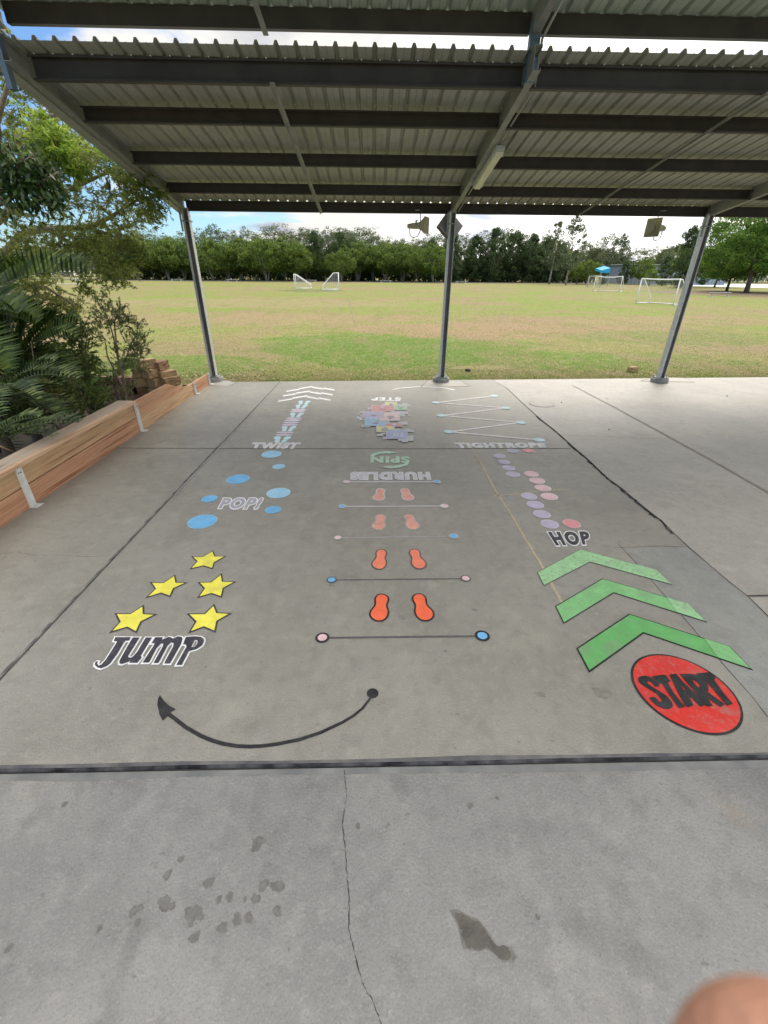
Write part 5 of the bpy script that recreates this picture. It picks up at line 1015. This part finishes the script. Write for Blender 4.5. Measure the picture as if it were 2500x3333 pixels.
# ------------------------------------------------------------------ goals
M_goal = mat('goal_white', (.80, .82, .84), .4); M_net = mat('net_cord', (.55, .55, .55), .7)
def goal(base, rz, lab, W_=3.2, H_=1.95, Dp=1.25, dt=.35, sag=0, m_=None):
    m_ = m_ or M_goal; e = empty('soccer_goal', base, lab, 'soccer goal', 'small white soccer goals on the field', rz); r_ = .045
    # local : mouth along X at y=0 facing -Y, back at +Y
    for s in (-1, 1):
        x = s * W_ / 2; b_ = MB(); b_.tube([(x, 0, 0), (x + (.03 * s if sag else 0), 0, H_ * .5), (x, 0, H_)], r_, 8); b_.build('post', m_, e, smooth=True)
        b_ = MB(); b_.tube([(x, 0, H_), (x, dt, H_ - .03), (x, Dp * .98, .55), (x, Dp, 0)], r_ * .85, 8); b_.build('side_brace', m_, e, smooth=True)
        b_ = MB(); b_.tube([(x, 0, .04), (x, Dp, .04)], r_ * .8, 8); b_.build('ground_bar', m_, e, smooth=True)
    b_ = MB(); b_.tube([(-W_/2, 0, H_), (-W_/6, 0, H_ - sag), (W_/6, 0, H_ - sag), (W_/2, 0, H_)], r_, 8); b_.build('crossbar', m_, e, smooth=True)
    b_ = MB(); b_.tube([(-W_/2, Dp, .04), (W_/2, Dp, .04)], r_ * .8, 8); b_.build('back_bar', m_, e, smooth=True)
    b_ = MB(); t = .010
    path = [Vector((0, 0, H_)), Vector((0, dt, H_ - .06 - sag)), Vector((0, Dp * .98, .55)), Vector((0, Dp, .05))]
    def pt(u):
        L_ = [(q - p).length for p, q in zip(path, path[1:])]; d = u * sum(L_)
        for p, q, l_ in zip(path, path[1:], L_):
            if d <= l_: return p.lerp(q, d / l_)
            d -= l_
        return path[-1]
    nx, nu = 18, 16
    for i in range(nx + 1):
        x = -W_/2 + W_ * i / nx
        for k in range(nu):
            a, c_ = pt(k / nu), pt((k + 1) / nu); b_.add([(x - t/2, a.y, a.z), (x + t/2, a.y, a.z), (x + t/2, c_.y, c_.z), (x - t/2, c_.y, c_.z)], [(0, 1, 2, 3)])
    for k in range(nu + 1):
        a = pt(k / nu)
        for i in range(nx):
            x = -W_/2 + W_ * i / nx; b_.add([(x, a.y, a.z - t/2), (x + W_/nx, a.y, a.z - t/2), (x + W_/nx, a.y, a.z + t/2), (x, a.y, a.z + t/2)], [(0, 1, 2, 3)])
    for s in (-1, 1):
        x = s * W_/2
        for k in range(nu):
            a = pt((k + .5) / nu); b_.add([(x, 0, a.z - t/2), (x, a.y, a.z - t/2), (x, a.y, a.z + t/2), (x, 0, a.z + t/2)], [(0, 1, 2, 3)])
        for k in range(1, 8):
            y = Dp * k / 8; u = 0
            zt_ = H_ - .05 if y < dt else .55 + (H_ - .6) * (1 - (y - dt) / (Dp * .98 - dt)); b_.add([(x, y - t/2, .05), (x, y + t/2, .05), (x, y + t/2, zt_), (x, y - t/2, zt_)], [(0, 1, 2, 3)])
    b_.build('net', M_net, e); return e
def goal_px(a, b_, Yk_, lab, flip=False, z=ZG, **k):
    pa, pb = G(*a), G(*b_); c0 = (pa + pb) / 2; d = pb - pa; ang = math.atan2(d.y, d.x) + (math.pi if flip else 0); return goal((c0.x, c0.y, z), ang, lab, **k)
# near right goal : mouth from (2082,988) to (2160,996), net towards the right
goal((24.1, 40.9, ZG), R(-62), 'nearest goal on the field, white with a ragged net, left of the right column', W_=3.3, H_=1.95, Dp=1.9, sag=.04)
goal((34.3, 71.2, ZG), R(-38), 'second goal beyond, white with a sagging crossbar, at the right of the field', W_=3.6, H_=2.0, Dp=2.6, sag=.14)
gx = AY(1104, 930, 69.5).x
goal((gx - .15, 71, ZG), R(93), 'mid field goal with its mouth facing right and its sloping net to the left', W_=3.6, H_=2.15, Dp=2.3, dt=.7)
gx2 = AY(958, 930, 75).x
goal((gx2, 76, ZG), R(-93 + 8), 'mid field goal whose sloping net faces right, left one of the middle pair', W_=3.2, H_=1.9, Dp=2.4, dt=.2)
goal((AY(1935, 920, 95).x, 95, ZG), R(-10), 'smallest and most distant grey goal behind the second one at the right', W_=2.3, H_=1.9, Dp=1.0, m_=mat('goal_grey', (.45,.46,.46), .5))
e3 = goal((AY(215, 925, 88).x, 88, ZG), R(8), 'far goal half hidden by the left tree foliage', W_=3.6, H_=2.0, Dp=1.2)

# benches
M_bench = mat('bench_alloy', (.70, .71, .72), .4, metal=.2)
def bench(px, Y, lab, L_=2.6, rz=0, m_=None):
    p = AY(px, 915, Y); e = empty('park_bench', (p.x, Y, ZG), lab, 'bench', 'low aluminium benches round the field', rz); m_ = m_ or M_bench
    b_ = MB(); b_.box(-L_/2, L_/2, -.16, .16, .44, .49); b_.build('seat', m_, e)
    for s in (-1, 1):
        b_ = MB(); b_.box(s*L_*.36 - .04, s*L_*.36 + .04, -.04, .04, 0, .44); b_.box(s*L_*.36 - .22, s*L_*.36 + .22, -.2, .2, 0, .06); b_.build('leg', m_, e)
    return e
for i, (x, Y) in enumerate([(575, 118), (757, 119), (1012, 119), (1256, 119), (1502, 119)]):
    bench(x, Y, ['white bench farthest left below the trees, by the left column', 'white bench under the left group of fig trees', 'white bench between the two mid field goals', 'white bench below the fig trees left of the middle column', 'white bench just right of the middle column'][i], 2.9)
pb = G(2358, 966); bench(2358, pb.y, 'low grey rail bench under the broad trees at the right', 2.5, R(-4), mat('bench_grey', (.42,.42,.42), .6))

# ------------------------------------------------------------------ grey building, shade sail, court
Mg = mat('cladding_blue_grey', (.20, .24, .30), .6, col2=(.24, .28, .34), scale=1)
pa, pc = AY(2020, 905, 128), AY(2300, 905, 118)
BL = empty('grey_building', (pa.x, 125, ZG), 'long low blue grey building behind the trees at the right', 'building')
def bl(b_, n, m_): o = b_.build(n, m_, BL); o.location = -Vector(BL.location); return o
b = MB(); b.box(pa.x, pc.x + 10, 125, 140, ZG, 4.3); bl(b, 'wall', Mg)
b = MB()
for k in range(46): b.box(pa.x + .5 + k * 1.0, pa.x + .56 + k * 1.0, 124.94, 124.998, ZG, 4.28)
bl(b, 'cladding_ribs', Mg)
b = MB(); b.box(pa.x - .4, pc.x + 10.4, 124.4, 141, 4.32, 4.5); bl(b, 'roof', mat('roof_grey', (.42,.42,.42), .6))
for k in range(3): b = MB(); b.box(pa.x + 6 + k*9, pa.x + 7.6 + k*9, 124.9, 124.99, 1.2, 2.4); bl(b, 'window', mat('win', (.05,.06,.07), .2))
SS = empty('shade_sail', (AY(1972, 900, 104).x, 104, ZG), 'bright blue shade sail on posts among the right hand trees', 'shade sail')
q = [AY(1957, 888, 104), AY(1959, 880, 104), AY(1988, 872, 104), AY(1986, 888, 104)]; sx = SS.location
v = [q[0] - sx, q[1] - sx, q[2] - sx, q[3] - sx]; v = [Vector(p) for p in v]; v += [p + Vector((0, 3, .4)) for p in v]
mk('canopy', v, [(0,1,2,3),(1,5,6,2),(4,7,6,5),(0,4,5,1),(3,2,6,7)], mat('sail_blue', (.03, .42, .75), .6, trans=.3), SS)
for k in (0, 3): b = MB(); b.tube([(v[k].x, v[k].y, 0), v[k]], .08, 6); b.build('post', M_galvd, SS)
sheet('hard_court', [[(p.x, p.y) for p in (G(2245, 930), G(2700, 942), G(2700, 926), G(2200, 923))]], ZG + .02, mat('court_blue', (.52, .62, .64), .7, col2=(.58,.66,.68), scale=1), kind='structure')
sheet('bare_soil', [blob(G(2400, 955).x, G(2400, 955).y, 11, 12, 6)], ZG + .012, mat('soil_brown', (.17,.12,.075), .95, col2=(.24,.18,.10), scale=1.2), kind='structure')  # brown soil sheet round the right hand tree trunks
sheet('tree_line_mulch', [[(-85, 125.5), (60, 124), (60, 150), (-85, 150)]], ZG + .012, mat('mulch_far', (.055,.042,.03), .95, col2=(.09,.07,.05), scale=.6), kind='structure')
# concrete kerb round the mulch
b = MB(); b.box(-85, 60, 125.0, 125.3, ZG, .05); tag(b.build('kerb', mat('kerb', (.35,.33,.30), .8)), kind='structure')

# ------------------------------------------------------------------ photographer's fingertip
def finger():
    c_ = np.array(cam.location); fw, rt_, up_ = np.array(fwd), np.array(rgt2), np.array(up2)
    Dp = .036
    def at(px, py, d): return Vector(c_ + fw * d + rt_ * ((px - 1250) / F * d) + up_ * (-(py - 1666.5) / F * d))
    me = bpy.data.meshes.new('person'); o = bpy.data.objects.new('person', me); C.objects.link(o)
    # a chain of sections down the finger : tip, pad, joint creases, second phalanx, knuckle, palm
    ax = [at(2640, 3785, Dp), at(2740, 3860, Dp + .001), at(2800, 3690, Dp + .008), at(3050, 3880, Dp + .014), at(3400, 4150, Dp + .022), at(3750, 4400, Dp + .03)]
    r_ = [.0116, .0118, .0112, .0094, .0100, .0105]
    pts = [ax[0] + (ax[0] - ax[1]).normalized() * k for k in (.0086, .0076, .0056, .0028)]; rs = [.0016, .0052, .0085, .0105]
    n = 20; V = []; Fc = []; allp = pts + ax; allr = rs + r_
    px = None
    for i, p in enumerate(allp):
        d = (allp[min(i+1, len(allp)-1)] - allp[max(i-1, 0)]).normalized(); 
        if px is None: px = d.orthogonal().normalized()
        px = (px - d * px.dot(d)).normalized(); py = d.cross(px)
        for k in range(n): a = 2*math.pi*k/n; V.append(p + (px*math.cos(a) + py*math.sin(a)) * allr[i])
    for i in range(len(allp)-1):
        for k in range(n): Fc.append((i*n+k, i*n+(k+1)%n, (i+1)*n+(k+1)%n, (i+1)*n+k))
    Fc.append(tuple(range(n-1, -1, -1))); Fc.append(tuple(range((len(allp)-1)*n, len(allp)*n)))
    me.from_pydata([tuple(v) for v in V], [], Fc); me.update(); sk = mat('skin', (.36, .17, .11), .55, col2=(.44, .22, .15), scale=160, bump=.3, bscale=900); sk.node_tree.nodes['Principled BSDF'].inputs['Subsurface Weight'].default_value = .15; sk.node_tree.nodes['Principled BSDF'].inputs['Subsurface Radius'].default_value = (.004, .0015, .001)
    me.materials.append(sk); me.polygons.foreach_set('use_smooth', [True] * len(me.polygons)); sm = o.modifiers.new('s', 'SUBSURF'); sm.levels = sm.render_levels = 2
    tag(o, 'blurred pink fingertip of the photographer at the bottom right corner', 'person')
finger()
